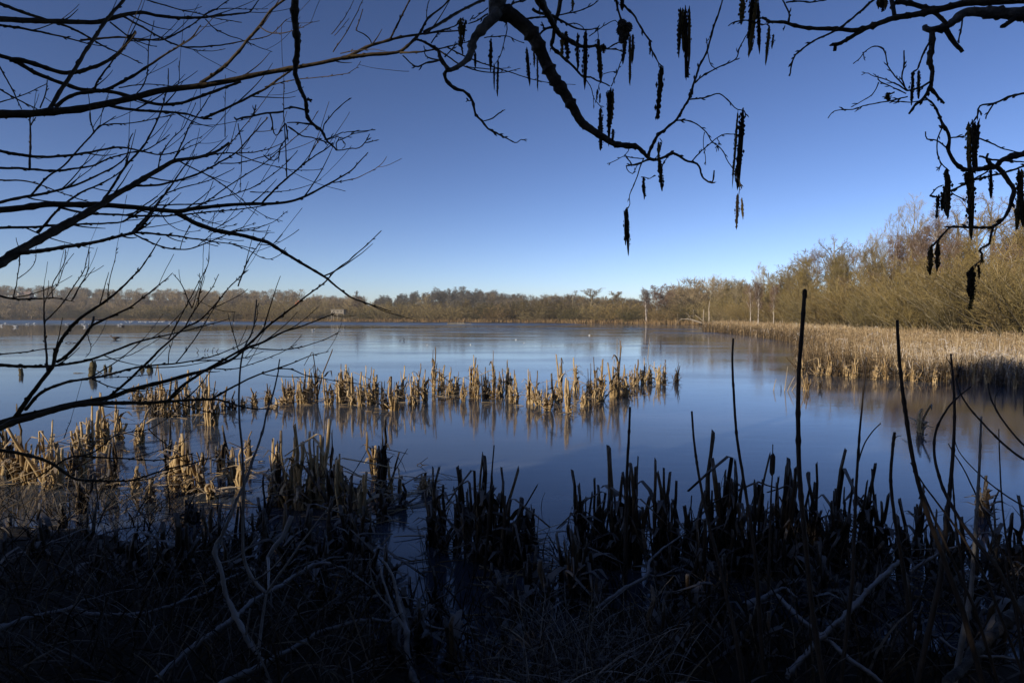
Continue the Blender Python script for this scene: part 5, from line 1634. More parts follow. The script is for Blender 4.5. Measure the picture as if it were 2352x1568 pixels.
def catkin(tree, txt, y1, w, n=1):
    """A bundle of N catkins from the point TXT down to Y1 in the same crop, W wide in all."""
    (x, y), = line(txt)
    crop = txt[0]
    yb = CROP[crop][1] + y1 * KQ
    d = tree.depth_near(x, y)
    n = max(1, n - 1) if w < 60 else n
    for k in range(n):
        f = 0 if n == 1 else (k / (n - 1) - 0.5)
        wk = w / max(1, n * 0.72)
        L_ = (yb - y) * (1.0 if k == n // 2 else tree.rg.uniform(0.6, 0.92))
        p = at(x + f * (w - wk) * KQ, y + abs(f) * tree.rg.uniform(0, 0.12) * (yb - y), d + tree.rg.uniform(-0.01, 0.01))
        length = L_ * d / F; r = wk * KQ * 0.58 * tree.rg.uniform(0.85, 1.1) * d / F
        asp = length / (2 * r)
        o = link('catkin', CATS[0 if asp < 6.5 else 1 if asp < 10 else 2][int(tree.rg.integers(4))], tree.o)
        o.location = tuple(p - tree.loc)
        o.scale = (r, r, length)
        o.rotation_euler = (tree.rg.normal(0, 0.05), tree.rg.normal(0, 0.045), tree.rg.uniform(0, 6.28))


for txt, y1, w, n in [('B830,125', 300, 42, 2), ('B862,140', 275, 26, 1), ('B832,285', 360, 14, 1), ('B1030,268', 455, 30, 1), ('B1080,410', 628, 17, 1), ('B1052,430', 566, 14, 1), ('B925,355', 446, 18, 1),
                      ('B1270,330', 522, 26, 1), ('B1320,330', 436, 18, 1), ('B1342,370', 582, 17, 1), ('B1577,-20', 66, 22, 1), ('B1525,215', 385, 52, 3), ('B1617,230', 445, 28, 1), ('B1665,215', 515, 38, 2),
                      ('B1752,285', 512, 40, 2), ('B1785,298', 355, 28, 1), ('B1832,605', 892, 64, 3), ('B1852,870', 945, 22, 1), ('B1768,730', 990, 38, 2), ('B1745,610', 670, 12, 1), ('B1765,630', 690, 14, 1),
                      ('B1908,-10', 62, 32, 1), ('B1933,235', 405, 30, 1), ('B1965,240', 552, 24, 1), ('B1985,240', 405, 24, 1), ('B2176,455', 782, 46, 2), ('B2098,325', 366, 14, 1), ('B1940,1408', 1652, 44, 3),
                      ('B2165,1075', 1252, 30, 1), ('B2160,955', 1085, 26, 1), ('B2058,1195', 1320, 30, 1), ('B1720,1062', 1062, 1, 0),
                      ('C70,58', 432, 92, 4), ('C88,430', 522, 28, 1), ('C455,755', 1182, 50, 2), ('C428,760', 1170, 22, 1), ('C427,1310', 1525, 26, 1), ('C455,1335', 1455, 20, 1)]:
    if n: catkin(al, txt, y1, w, n)
for txt, y1, w, n in [('C470,-20', 130, 40, 1), ('C540,-30', 322, 76, 3), ('C562,20', 300, 34, 1), ('C640,180', 376, 24, 1), ('C668,235', 312, 20, 1), ('C1605,488', 672, 28, 1), ('C1645,473', 652, 24, 1),
                      ('C2010,818', 1142, 92, 4), ('C1830,1148', 1422, 46, 2), ('C1776,1310', 1462, 26, 1), ('C1820,1285', 1420, 60, 2), ('C1990,1148', 1512, 46, 2), ('C1975,1160', 1250, 70, 3), ('C2126,1138', 1322, 28, 1), ('C2328,1128', 1510, 58, 3),
                      ('C1400,-20', 70, 80, 4), ('C1438,625', 672, 40, 2), ('F1722,148', 312, 36, 1), ('F1775,128', 284, 30, 1), ('F1995,298', 470, 56, 2), ('F2012,420', 566, 34, 1), ('F2046,268', 352, 20, 1), ('F2068,190', 252, 22, 1)]:
    catkin(ar, txt, y1, w, n)


def cone(tree, txt, w):
    (x, y), = line(txt)
    d = tree.depth_near(x, y)
    r = w * KQ * 0.5 * d / F
    mb = MB()
    for k in range(7):
        z = (k - 3) / 3.0
        rr_ = math.sqrt(max(0.05, 1 - z * z * 0.8))
        for q in range(7):
            a = q * 0.898 + k * 0.45
            c = np.array([math.cos(a) * rr_ * 0.8, math.sin(a) * rr_ * 0.8, z * 1.15]) * r
            s = r * 0.36
            v = c + np.array([(s, 0, 0), (-s, 0, 0), (0, s, 0), (0, -s, 0), (0, 0, s * 0.7), (0, 0, -s * 0.7)])
            mb.add(v, None, [(0, 2, 4), (2, 1, 4), (1, 3, 4), (3, 0, 4), (2, 0, 5), (1, 2, 5), (3, 1, 5), (0, 3, 5)])
    mb.ellipsoid((0, 0, 0), (r * 0.85, r * 0.85, r * 1.1))
    o = link('cone', mb.mesh('cone', M['alder']), tree.o)
    o.location = tuple(at(x, y, d) - tree.loc)
    o.rotation_euler = (tree.rg.uniform(-1, 1), tree.rg.uniform(-1, 1), 0)


for txt, w in [('B1915,165', 60), ('B1955,185', 54), ('B1900,210', 50), ('B1925,250', 62), ('B1930,200', 50), ('B1785,320', 36)]:
    cone(al, txt, w)

# ---------------------------------------------------------------- tall stalks, shoots, fallen branches
def dline(txt):
    return [tuple(float(v) for v in t.split(',')) for t in txt.split()]


RS = np.random.default_rng(91)


def single(name, label, cat, pts, d0, d1, w0, w1, material, group=None, knob=0.25, jit=0.25, sides=7, ground_end=None, head=None, extra=()):
    """One free-standing stalk or shoot, traced from its foot up; widths in units of F."""
    p = list(pts)
    q = branch_points(p, d0, d1, jit, RS)
    r = np.linspace(w0, w1, len(q)) * 0.5 * np.linspace(d0, d1, len(q)) / F
    r = r * (1 + RS.normal(0, 0.03, len(q))) * (1 + knob * (RS.random(len(q)) < 0.1))
    if ground_end:                       # carry the foot down into the mud
        f = q[0].copy(); gz = min(gh(f[0], f[1]), 0.15)
        t = q[0] - q[2]; t = t / abs(t[2] - 1e-6)
        n_ = max(2, int((f[2] - gz) / 0.08))
        ex = np.stack([f + np.array([t[0], t[1] * 0.2, -1.0]) * (f[2] - gz + 0.05) * s for s in np.linspace(1, 0, n_ + 1)[:-1]])
        q = np.vstack([ex, q]); r = np.concatenate([np.full(len(ex), r[0] * 1.05), r])
    base = q[0].copy()
    o = empty(name, base, label, cat, group)
    mb = MB(); mb.tubes(q[None], r[None], sides, ref=(0.05, 1.0, 0.1))
    link('stem', mb.mesh('stem', material, origin=base), o)
    for (nm, txt, e0, e1, a0, a1) in extra:
        pp = dline(txt)
        i = int(np.argmin([np.hypot(px_of(v)[0] - pp[0][0], px_of(v)[1] - pp[0][1]) for v in q]))
        qq = branch_points(pp, q[i, 1] + e0, q[i, 1] + e1, jit, RS)
        rr_ = np.maximum(np.linspace(a0, a1, len(qq)) * 0.5 * q[i, 1] / F, 0.0007)
        mb = MB(); mb.tubes(qq[None], rr_[None], 6, ref=(0.05, 1.0, 0.1))
        link(nm, mb.mesh(nm, material, origin=base), o)
    if head:
        (x0, y0), (x1, y1), w = head
        d = q[-1][1]
        a = at(x0, y0, d); b = at(x1, y1, d)
        mb = MB(); t = np.linspace(0, 1, 8)[:, None]
        mb.tubes((a * (1 - t) + b * t)[None], (np.interp(t[:, 0], [0, .08, .5, .92, 1], [.3, .9, 1, .9, .2]) * w * 0.5 * d / F)[None], 8, ref=(0.05, 1, 0.1))
        link('seed_head', mb.mesh('seed_head', material, origin=base), o)
    return o


GS = 'tall dark dead stalks standing before the water'
ST = M['stalk']
single('dead_stalk', 'tallest thick dark stalk rising past the horizon before the reed bed', 'stalk', dline('1890,1560 1868,1420 1850,1250 1838,1120 1834,1040 1833,950 1835,850 1842,760 1848,672'), 1.55, 1.75, 13, 8.5, ST, GS, ground_end=True, head=((1848, 688), (1848.5, 663), 11))
single('dead_stalk', 'thick dark stalk leaning left with its tip over the frosted reeds', 'stalk', dline('2210,1400 2170,1290 2130,1180 2100,1070 2083,970 2070,870 2063,790 2061,735'), 1.9, 2.05, 12, 6.5, ST, GS, ground_end=True)
single('dead_stalk', 'upright dark stalk with a small tuft at the top near the right reed edge', 'stalk', dline('2160,1330 2172,1220 2184,1100 2191,1000 2192,920 2187,850 2184,812'), 2.2, 2.35, 11, 4, ST, GS, ground_end=True, extra=[('side_shoot', '2185,838 2178,828 2172,818', 0, 0.02, 3, 1)])
single('dead_stalk', 'thin dark stalk with a leaning foot between the straw row and the tallest stalk', 'stalk', dline('1736,1290 1724,1200 1706,1090 1692,1000 1685,900 1682,830 1684,777'), 2.4, 2.6, 8, 4.5, ST, GS, ground_end=True)
single('dead_stalk', 'slim upright stalk with a broken side shoot right of the tallest stalk', 'stalk', dline('1958,1330 1963,1200 1968,1090 1974,1000 1982,910 1990,830'), 2.3, 2.45, 9, 2.5, ST, GS, ground_end=True, extra=[('side_shoot', '1971,1062 1985,1020 2003,992 2023,972', 0, 0.1, 3.5, 2.5)])
single('dead_stalk', 'short dark stalk with a knobbed tip left of the thin leaning stalk', 'stalk', dline('1690,1460 1660,1330 1625,1190 1605,1090 1594,1010 1589,944'), 2.1, 2.4, 9, 4.5, ST, GS, ground_end=True)
single('dead_stalk', 'short dark stalk standing before the middle of the lake', 'stalk', dline('1436,1300 1438,1180 1440,1090 1444,1010 1447,934'), 3.4, 3.5, 10, 5, ST, GS, ground_end=True)
single('dead_stalk', 'stubby dark stalk with a hooked side spur right of the broken side shoot', 'stalk', dline('2085,1380 2070,1280 2052,1170 2046,1100 2049,1040 2055,992'), 2.5, 2.6, 9, 6, ST, GS, ground_end=True, extra=[('spur', '2056,1006 2062,1001 2070,1001', 0, 0, 2, 1.2)])
single('dead_stalk', 'thin dark stem rising from the dark clump at the middle of the near shore', 'stalk', dline('1115,1300 1122,1190 1128,1110 1135,1022'), 3.6, 3.7, 6, 3, ST, GS, ground_end=True)
single('bulrush_stalk', 'bulrush with a swollen dark seed head among the dark clumps on the right', 'bulrush', dline('1764,1360 1768,1240 1771,1140 1774,1080 1775,1020'), 3.0, 3.05, 8, 2, ST, None, ground_end=True, head=((1773, 1092), (1775.5, 1040), 13))
single('dead_stalk', 'pale bare stalk with two prongs in front of the dark shaggy clump', 'stalk', dline('2230,1360 2238,1250 2245,1150 2250,1060 2252,1000 2254,956'), 2.2, 2.3, 9, 4, M['sapling'], GS, ground_end=True)
GW = 'thin bent shoots arching over the near right shore'
for lab, txt, d0, d1, w0, w1, ex in [
    ('long bent shoot sweeping from the right edge across two stalks', '2290,1300 2220,1215 2170,1130 2147,1050 2150,990 2175,940 2200,912 2230,888', 1.9, 2.3, 9, 3, ()),
    ('shoot crossing the bent shoot and falling to the right edge', '2400,1080 2330,1040 2270,985 2222,930 2203,895 2195,868', 2.0, 2.3, 6, 3, ()),
    ('forked shoot curving up at the right edge', '2400,1065 2340,1010 2300,960 2276,915 2270,880', 2.0, 2.3, 5, 3, [('side_shoot', '2288,942 2285,918 2292,900 2300,893', 0, 0.05, 2.5, 1.5)]),
    ('thin upright shoot close to the right edge', '2420,1130 2380,1040 2358,980 2352,930 2356,880 2370,840', 1.9, 2.1, 5, 3, ()),
    ('thin shoot leaning left across the shaggy clump', '2310,1290 2262,1180 2215,1080 2190,1040 2178,1018', 2.3, 2.5, 5, 2, ()),
    ('fine shoot slanting over the shaggy clump to the right edge', '2380,1180 2300,1130 2240,1080 2205,1040 2192,1008', 2.3, 2.5, 4, 1.8, ()),
    ('long thin shoot rising straight beside the pale pronged stalk', '2330,1330 2310,1230 2300,1130 2296,1050 2294,985', 2.2, 2.3, 5, 2, ()),
    ('thin shoot leaning out from the leaning thick stalk', '2270,1340 2215,1240 2165,1170 2120,1110 2092,1062', 1.95, 2.1, 6, 3, ()),
    ('thin shoot running close along the leaning thick stalk', '2240,1400 2190,1290 2150,1200 2115,1120 2098,1080', 1.9, 2.0, 7, 4, ()),
    ('thin wiry shoot with buds left of the pale pronged stalk', '2215,1330 2198,1220 2190,1130 2188,1070 2193,1010', 2.4, 2.5, 5, 2.5, ())]:
    single('bent_shoot', lab, 'shoot', dline(txt), d0, d1, w0, w1, ST, GW, ground_end=True, extra=ex)


def fallen(label, txt, z0, z1, w0, w1, twigs=(), name='fallen_branch', group='frosted dead branches lying on the near shore', material=None, standing=None):
    """A branch on the ground, traced; z0 and z1 its height there; standing = depths instead."""
    pts = np.array(line(txt))
    s = np.concatenate([[0], np.cumsum(np.linalg.norm(np.diff(pts, axis=0), axis=1))]); s /= s[-1]
    if standing:
        q = np.array([at(x, y, standing[0] + (standing[1] - standing[0]) * u) for (x, y), u in zip(pts, s)])
    else:
        q = np.array([on_level(x, y, z0 + (z1 - z0) * u) for (x, y), u in zip(pts, s)])
    n = int(np.clip(np.linalg.norm(np.diff(pts, axis=0), axis=1).sum() / 6, 10, 80))
    q = smooth_line(q, n)
    nz = RS.normal(0, 1, q.shape); nz = (nz + np.roll(nz, 1, 0)) / 2; nz[0] = nz[-1] = 0
    nz = (nz + np.roll(nz, 1, 0) + np.roll(nz, 2, 0) + np.roll(nz, -1, 0)) / 3; nz[0] = nz[-1] = 0
    q = q + nz * 0.0034
    r = np.linspace(w0, w1, n) * KQ * 0.5 * q[:, 1] / F * (1 + RS.normal(0, 0.10, n)) * (1 + 0.4 * (RS.random(n) < 0.10))
    base = q[0].copy()
    o = empty(name, base, label, 'branch' if 'branch' in name else 'sapling', group)
    m = material or M['frost_bark']
    mb = MB(); mb.tubes(q[None], r[None], 8, ref=(0.1, 0.3, 0.95) if not standing else (0.05, 1, 0.1))
    st = link('stem', mb.mesh('stem', m, origin=base), o)
    allq = [q]
    for tw in twigs:
        a0, a1, tt = tw.split(' ', 2)
        pp = line(tt)
        qq_all = np.concatenate(allq)
        pv = np.array([px_of(v) for v in qq_all]); i = int(np.argmin(np.hypot(pv[:, 0] - pp[0][0], pv[:, 1] - pp[0][1])))
        d = qq_all[i, 1]
        qq = branch_points(pp, d, d + RS.uniform(-0.05, 0.25), 0.4, RS)
        qq = qq + (qq_all[i] - qq[0]) * np.linspace(1, 0, len(qq))[:, None]
        rr_ = np.maximum(np.linspace(float(a0), float(a1), len(qq)) * KQ * 0.5 * qq[:, 1] / F, 0.00032)
        mb = MB(); mb.tubes(qq[None], rr_[None], 6, ref=(0.05, 1.0, 0.1))
        link('twig', mb.mesh('twig', m, origin=base), st)
        allq.append(qq)
    return o


fallen('long frosted branch lying low across the near left shore', 'G-60,1225 0,1200 150,1140 320,1095 480,1065 600,1100 800,1110 950,1090 1100,1060 1220,1020 1400,950 1480,890 1600,830', 0.27, 0.22, 40, 16,
       ['14 6 G500,1050 540,1000 620,990 720,960 820,940', '14 8 G1200,1020 1260,970 1330,920 1400,910', '20 14 G980,1030 1010,1110 1045,1215', '16 10 G860,1060 900,1100 940,1130', '10 6 G880,1010 940,970 1010,930'])
fallen('straight frosted branch rising from the lower left to the forked saplings', 'G1050,1540 1200,1400 1400,1250 1580,1120 1720,1000 1850,930 1980,850 2130,760 2230,765', 0.27, 0.30, 46, 22,
       ['18 8 G2130,760 2220,720 2310,715', '12 6 G2240,765 2320,800', '12 6 G1900,890 1960,850 2040,800'])
fallen('thick frosted branch along the bottom that reaches the pale forked sapling', 'G1460,1600 1500,1560 1700,1470 1850,1390 2000,1310 2150,1220 2352,1165 H150,1150 380,1145 500,1125 620,1180 800,1215 970,1240', 0.27, 0.12, 46, 14,
       ['14 6 H500,1125 530,1090 620,1050 680,1020', '10 5 H720,1240 760,1238 812,1232', '12 8 G1760,1440 1700,1520 1640,1570'])
fallen('short frosted branch low at the bottom between the two saplings', 'H-100,1402 0,1395 200,1385 370,1350', 0.04, 0.05, 20, 12)
fallen('knobbly frosted branch with two raised prongs over the dark reeds', 'H1740,1070 1790,1030 1900,950 2000,890 2080,840 2100,740 2200,650 2340,560', 0.2, 0.36, 30, 10, ['18 10 H2080,840 2140,850 2210,830 2290,785'])
fallen('stout pale broken stem leaning across the dark near right shore', 'I760,1520 900,1350 1020,1230 1150,1110 1300,950 1400,850 1510,745', 0.2, 0.42, 36, 26, ['16 8 I1320,960 1400,860 1480,820', '14 6 I1250,965 1200,960 1175,940'], material=M['frost_bark'])
fallen('crooked frosted branch lying in the dark reeds left of the stout pale stem', 'I480,1050 520,1030 640,970 740,930 830,990', 0.22, 0.24, 46, 14)
fallen('long thin frosted branch running down under the stout pale stem', 'I690,975 750,1030 850,1130 1000,1250 1180,1400 1400,1560', 0.26, 0.24, 34, 30, ['16 10 I1000,1262 1080,1270 1185,1282'])
fallen('heavy dark branch entering at the lower right corner', 'I2400,985 2352,1020 2200,1180 2050,1310 1950,1440 1830,1580', 0.42, 0.3, 70, 56, material=M['alder'])
fallen('thin frosted branch lying near the heavy dark corner branch', 'I1790,1260 1880,1330 2040,1380 2180,1390 2330,1402', 0.28, 0.26, 20, 20)
fallen('thin stick slanting up through the dark reeds on the right', 'I1590,820 1680,750 1760,700 1840,670 1925,635', 0.22, 0.4, 26, 14)
SPL = 'pale frosted saplings rising from the near left shore'
fallen('pale forked sapling whose bent stem leans left over the frosted branches', 'G1820,1590 1800,1540 1770,1450 1730,1360 1650,1250 1580,1110 1520,960 1480,800 1440,650 1500,560 1600,330 1650,200 1720,0 D1760,1380 1800,1240 1850,1080 1880,900', 0, 0, 36, 8,
       ['28 18 G1745,1370 1750,1280 1765,1150 1790,960', '26 8 G1795,960 1730,900 1680,820 1640,700 1635,500 1640,300 1630,0 D1610,1300 1612,1000 1640,830 1700,700 1725,500', '20 6 G1800,950 1860,860 1920,780 2000,660 2060,580 2140,470 2200,400 2250,300',
        '14 24 G1800,930 1805,800 1800,720', '28 34 G1800,720 1840,650 1900,580 1930,510 1960,440', '12 6 G1480,740 1560,725 1620,690 1680,640 1740,550', '12 4 G1720,860 1800,810 1870,750 1960,620 2000,580', '16 8 G1650,1240 1665,1150 1680,1060', '12 5 G1600,830 1650,880 1700,880'],
       'pale_sapling', SPL, M['sapling'], standing=(2.3, 2.9))
fallen('pale frosted sapling with a smooth curved stem and two thin arms', 'H540,1600 520,1560 490,1450 470,1330 460,1210 420,1060 390,930 350,800 300,740', 0, 0, 46, 14,
       ['30 10 H455,1200 380,1100 340,980 300,850 290,770', '18 6 H380,1080 300,1000 250,920 225,820 215,690', '8 3 H345,980 300,1040 240,1100 200,1180 190,1260 100,1340', '8 4 H420,990 480,990 560,1020 620,1060'],
       'pale_sapling', SPL, M['sapling'], standing=(2.45, 2.8))
fallen('thin curved whip arching over the near water left of the dark clumps', 'H380,380 470,350 560,290 620,250 670,190', 0.05, 0.28, 9, 5, name='bent_whip')
for (lab, txt, d0, d1) in [('thin straight whip slanting over the near left clumps', 'H0,330 60,230 120,130 200,0', 3.4, 3.6), ('thin straight whip slanting past the small twin stubs', 'H340,240 380,150 420,70 470,-10', 3.7, 3.9), ('thin dark whip crossing the pale curved sapling', 'H50,1560 90,1200 150,1080 210,880 240,640', 2.5, 2.9),
                           ('fine whip standing in the still water right of the pale curved sapling', 'H660,1560 640,1300 590,900 560,650 535,510', 2.5, 3.0)]:
    fallen(lab, txt, 0, 0, 8, 4, (), 'thin_whip', 'thin whips over the near water', M['stalk'], standing=(d0, d1))
for o_ in SC.objects:
    if o_.name.startswith(('thin_whip', 'bent_whip')): o_['category'] = 'whip'

# ---------------------------------------------------------------- stumps, sticks, raft
def stump(px, base, top, w, label, lean, seed, forks=1):
    rg = np.random.default_rng(seed)
    p = on_level(px, base); d = p[1]; H = (base - top) * d / F; R = w * 0.42 * d / F
    o = empty('rotten_stump', (p[0], p[1], -0.05), label, 'stump', 'rotten tree stumps standing in the ice')
    for f in range(forks):
        s, K = 12, 8
        a = np.arange(s) * 2 * math.pi / s
        mb = MB()
        V = []
        off = (0, 0) if forks == 1 else ((-0.55, 0.45)[f] * R, 0)
        rf = R if forks == 1 else R * 0.55
        hf = H * (1.0 if f == 0 else 0.92)
        lf = lean if forks == 1 else (-0.12, 0.28)[f]
        jag = rg.uniform(-0.6, 0.25, s); jag = (jag * 1.2 + np.roll(jag, 1) * 0.8) / 2
        for k in range(K):
            z = k / (K - 1)
            rr_ = rf * (1.2 - 0.55 * z + 0.16 * math.sin(z * 5 + seed)) * 0.85 * (1 + rg.normal(0, 0.07, s))
            zz = z * hf * (1 + jag * z * z)
            V.append(np.stack([off[0] + np.cos(a) * rr_ + lf * z * hf + 0.1 * R * math.sin(z * 4), np.sin(a) * rr_ * 0.9, zz], -1))
        for k in range(4):                      # the hollow inside
            z = 1 - k * 0.22
            rr_ = rf * (0.55 - 0.1 * k)
            V.append(np.stack([off[0] + np.cos(a) * rr_ + lf * z * hf, np.sin(a) * rr_, np.full(s, hf * z) * (1 + jag * (0.7 if k == 0 else 0))], -1))
        n = len(V)
        i = np.arange(n - 1)[:, None] * s; j = np.arange(s)[None]; j2 = (j + 1) % s
        mb.add(np.array(V), np.stack([i + j, i + j2, i + s + j2, i + s + j], -1).reshape(-1, 4))
        link('bole', mb.mesh('bole', M['stump']), o)
    return o


stump(48, 861, 837, 14, 'dark squat stump alone at the left end of the stumps', 0.0, 3)
stump(210, 862, 825, 22, 'tallest hollow stump, sunlit on its left side', 0.12, 4)
stump(247, 853, 833, 18, 'forked stump with two prongs beside the hollow stump', 0.0, 5, 2)
stump(327, 850, 834, 11, 'small narrow stump, left of a close pair', -0.05, 6)
stump(343, 852, 832, 16, 'broad ragged stump, right of a close pair', 0.1, 7)


def stick(name, label, segs, w, material, cat='stick', group=None):
    """A stick in the ice; segs = list of picture polylines, the first one starting at its foot on the ice."""
    p0 = on_level(*segs[0][0]); d = p0[1]
    o = empty(name, (p0[0], p0[1], 0), label, cat, group)
    for s in segs:
        q = np.array([at(x, y, d + RS.uniform(-0.02, 0.02)) for x, y in s]); q[:, 2] = np.maximum(q[:, 2], -0.02)
        if s is segs[0]: q = np.vstack([q[0] - (0, 0, 0.06), q])
        q = smooth_line(q, 10)
        r = np.linspace(1, 0.45, 10) * w * 0.5 * d / F
        mb = MB(); mb.tubes(q[None], r[None], 6, ref=(0.05, 1, 0.1))
        link('stem', mb.mesh('stem', material, origin=(p0[0], p0[1], 0)), o)
    return o


SG = 'dead sticks frozen into the ice'
stick('dead_stick', 'dark bent twig lying on the dark ice near the middle', [[(957, 1068), (966, 1063), (975, 1056), (983, 1050)], [(966, 1063), (970, 1067), (984, 1068)]], 2.2, M['stalk'], group=SG)
for lab, sg in [('leftmost of the leaning sticks before the reed bed', [(1777, 896), (1779, 884), (1783, 870)]), ('tiny stub among the leaning sticks', [(1794, 897), (1794, 884)]), ('tallest thin stick of the leaning group before the reed bed', [(1802, 897), (1805, 875), (1809, 842)]),
                ('slanting stick left of the tallest dark stalk', [(1809, 898), (1816, 882), (1825, 865)]), ('short slanting stick against the tallest dark stalk', [(1819, 897), (1824, 888), (1830, 878)])]:
    stick('dead_stick', lab, [sg], 2.6, M['deadwood'] if 'tiny' not in lab else M['stalk'], group=SG)
for lab, sgs in [('upright weathered post far out on the left ice', [[(72.5, 770), (72, 752)], [(67, 768), (66, 764)]]), ('row of crooked twigs poking from the ice on the left', [[(150, 788), (158, 785), (163, 784)], [(160, 788), (167, 785)], [(168, 787), (178, 787), (177, 783)]]),
                 ('crooked twigs in the ice above the willow branches', [[(452, 810), (456, 805), (450, 798)], [(470, 808), (472, 800)], [(476, 807), (479, 800)]]), ('short forked stub in the ice with a bent prong', [[(488, 808), (490, 799), (494, 800)], [(497, 808), (503, 800)]]),
                 ('pair of small twigs in the mid ice', [[(918, 783), (920, 780)], [(927, 783), (929, 778), (925, 777)]]), ('thin stub standing in the ice below the far birches', [[(1518, 795), (1518, 780)]]), ('thin brown seed stalk over the right of the straw row', [[(1417, 830), (1417.5, 778)]]),
                 ('thin pale reed with a frosted tip over the right of the straw row', [[(1488, 822), (1492, 776)]]), ('fine dead stick in the ice left of the twigs', [[(265, 780), (265, 775)]]), ('tiny dark twig in the near dark ice', [[(1243, 1166), (1246, 1145), (1252, 1130)]]), ('tiny dark twig alone in the ice right of the dark clumps', [[(1611, 1138), (1611, 1128)]])]:
    stick('dead_stick', lab, sgs, 2.0, M['deadwood'] if 'post' in lab or 'brown' in lab or 'pale' in lab else M['stalk'], group=SG)
# drift branch by the hollow stump
p = on_level(205, 866)
stick('drift_branch', 'grey drift branch lying on the ice before the hollow stump', [[(168, 857), (185, 857), (205, 864), (228, 870)], [(222, 851), (238, 859), (252, 861)], [(240, 860), (258, 856), (268, 852)]], 3.2, M['alder_grey'], 'branch')

# a low floating platform by the far shore
c = on_level(1050, 744.6)
o = empty('floating_platform', (c[0], c[1], 0), 'low weathered floating platform on the water by the far shore', 'platform')
for k in range(6):
    mb = MB(); x0 = -2.0 + k * 0.62; mb.box((x0, -0.9, 0.24), (x0 + 0.56, 0.9, 0.34 + 0.01 * (k % 2)))
    link('plank', mb.mesh('plank', M['float_'], flat=True), o)
for y in (-0.7, 0.7):
    mb = MB(); mb.box((-2.1, y - 0.12, -0.1), (1.8, y + 0.12, 0.235)); link('float', mb.mesh('float', M['float_'], flat=True), o)
mb = MB(); mb.box((1.75, -0.85, 0.0), (3.3, -0.55, 0.14)); link('ramp', mb.mesh('ramp', M['float_'], flat=True), o)

# ---------------------------------------------------------------- the bird hide on the far shore
d = shore_y(775) + 9
c = at(775, 722, d)
w, h_ = 29 * d / F, 8.2 * d / F
zb = at(775, 719.5, d)[2]
o = empty('bird_hide', (c[0], d, gh(c[0], d)), 'pale timber bird hide with a flat roof and dark viewing slots on the far shore', 'bird hide')
zb -= gh(c[0], d)
slots = [-0.27, 0.02, 0.31]
sw, sh = w * 0.17, h_ * 0.22
mb = MB()
z0s, z1s = zb + h_ * 0.42, zb + h_ * 0.42 + sh
mb.box((-w / 2, -0.06, zb), (w / 2, 0.06, z0s)); mb.box((-w / 2, -0.06, z1s), (w / 2, 0.06, zb + h_))
xs = [-w / 2] + sum([[s * w - sw / 2, s * w + sw / 2] for s in slots], []) + [w / 2]
for a in range(0, len(xs), 2): mb.box((xs[a], -0.058, z0s), (xs[a + 1], 0.058, z1s))
wall_o = link('wall', mb.mesh('wall', M['wood'], flat=True), o)
for k in range(5):
    if True:
        zz = zb + 0.02 + k * (h_ * 0.42 - 0.03) / 5
        mb = MB(); mb.box((-w / 2, -0.085, zz), (w / 2, -0.062, zz + (h_ * 0.42 - 0.03) / 5 - 0.02)); link('board', mb.mesh('board', M['wood'], flat=True), wall_o)
mb = MB(); mb.box((-w / 2, 2.3, zb), (w / 2, 2.42, zb + h_)); mb.box((-w / 2, 0.065, zb), (-w / 2 + 0.1, 2.29, zb + h_)); mb.box((w / 2 - 0.1, 0.065, zb), (w / 2, 2.29, zb + h_))
link('back_wall', mb.mesh('back_wall', M['wood'], flat=True), o)
for s in slots:
    mb = MB(); mb.box((s * w - sw / 2, 0.3, z0s), (s * w + sw / 2, 0.34, z1s)); link('slot_shade_panel', mb.mesh('slot_shade_panel', M['dark'], flat=True), o)  # dark panels behind the openings stand in for the shade inside
mb = MB(); mb.box((-w / 2 - 0.2, -0.35, zb + h_ + 0.003), (w / 2 + 0.2, 2.6, zb + h_ + 0.16)); link('roof', mb.mesh('roof', M['wood'], flat=True), o)
mb = MB(); mb.box((-w / 2, 0, zb - 0.14), (w / 2, 2.4, zb - 0.003)); link('floor', mb.mesh('floor', M['wood'], flat=True), o)
for x in (-w / 2 + 0.1, 0, w / 2 - 0.1):
    for y in (0.1, 2.2):
        mb = MB(); mb.box((x - 0.08, y - 0.08, -0.3), (x + 0.08, y + 0.08, zb - 0.143)); link('leg', mb.mesh('leg', M['wood'], flat=True), o)


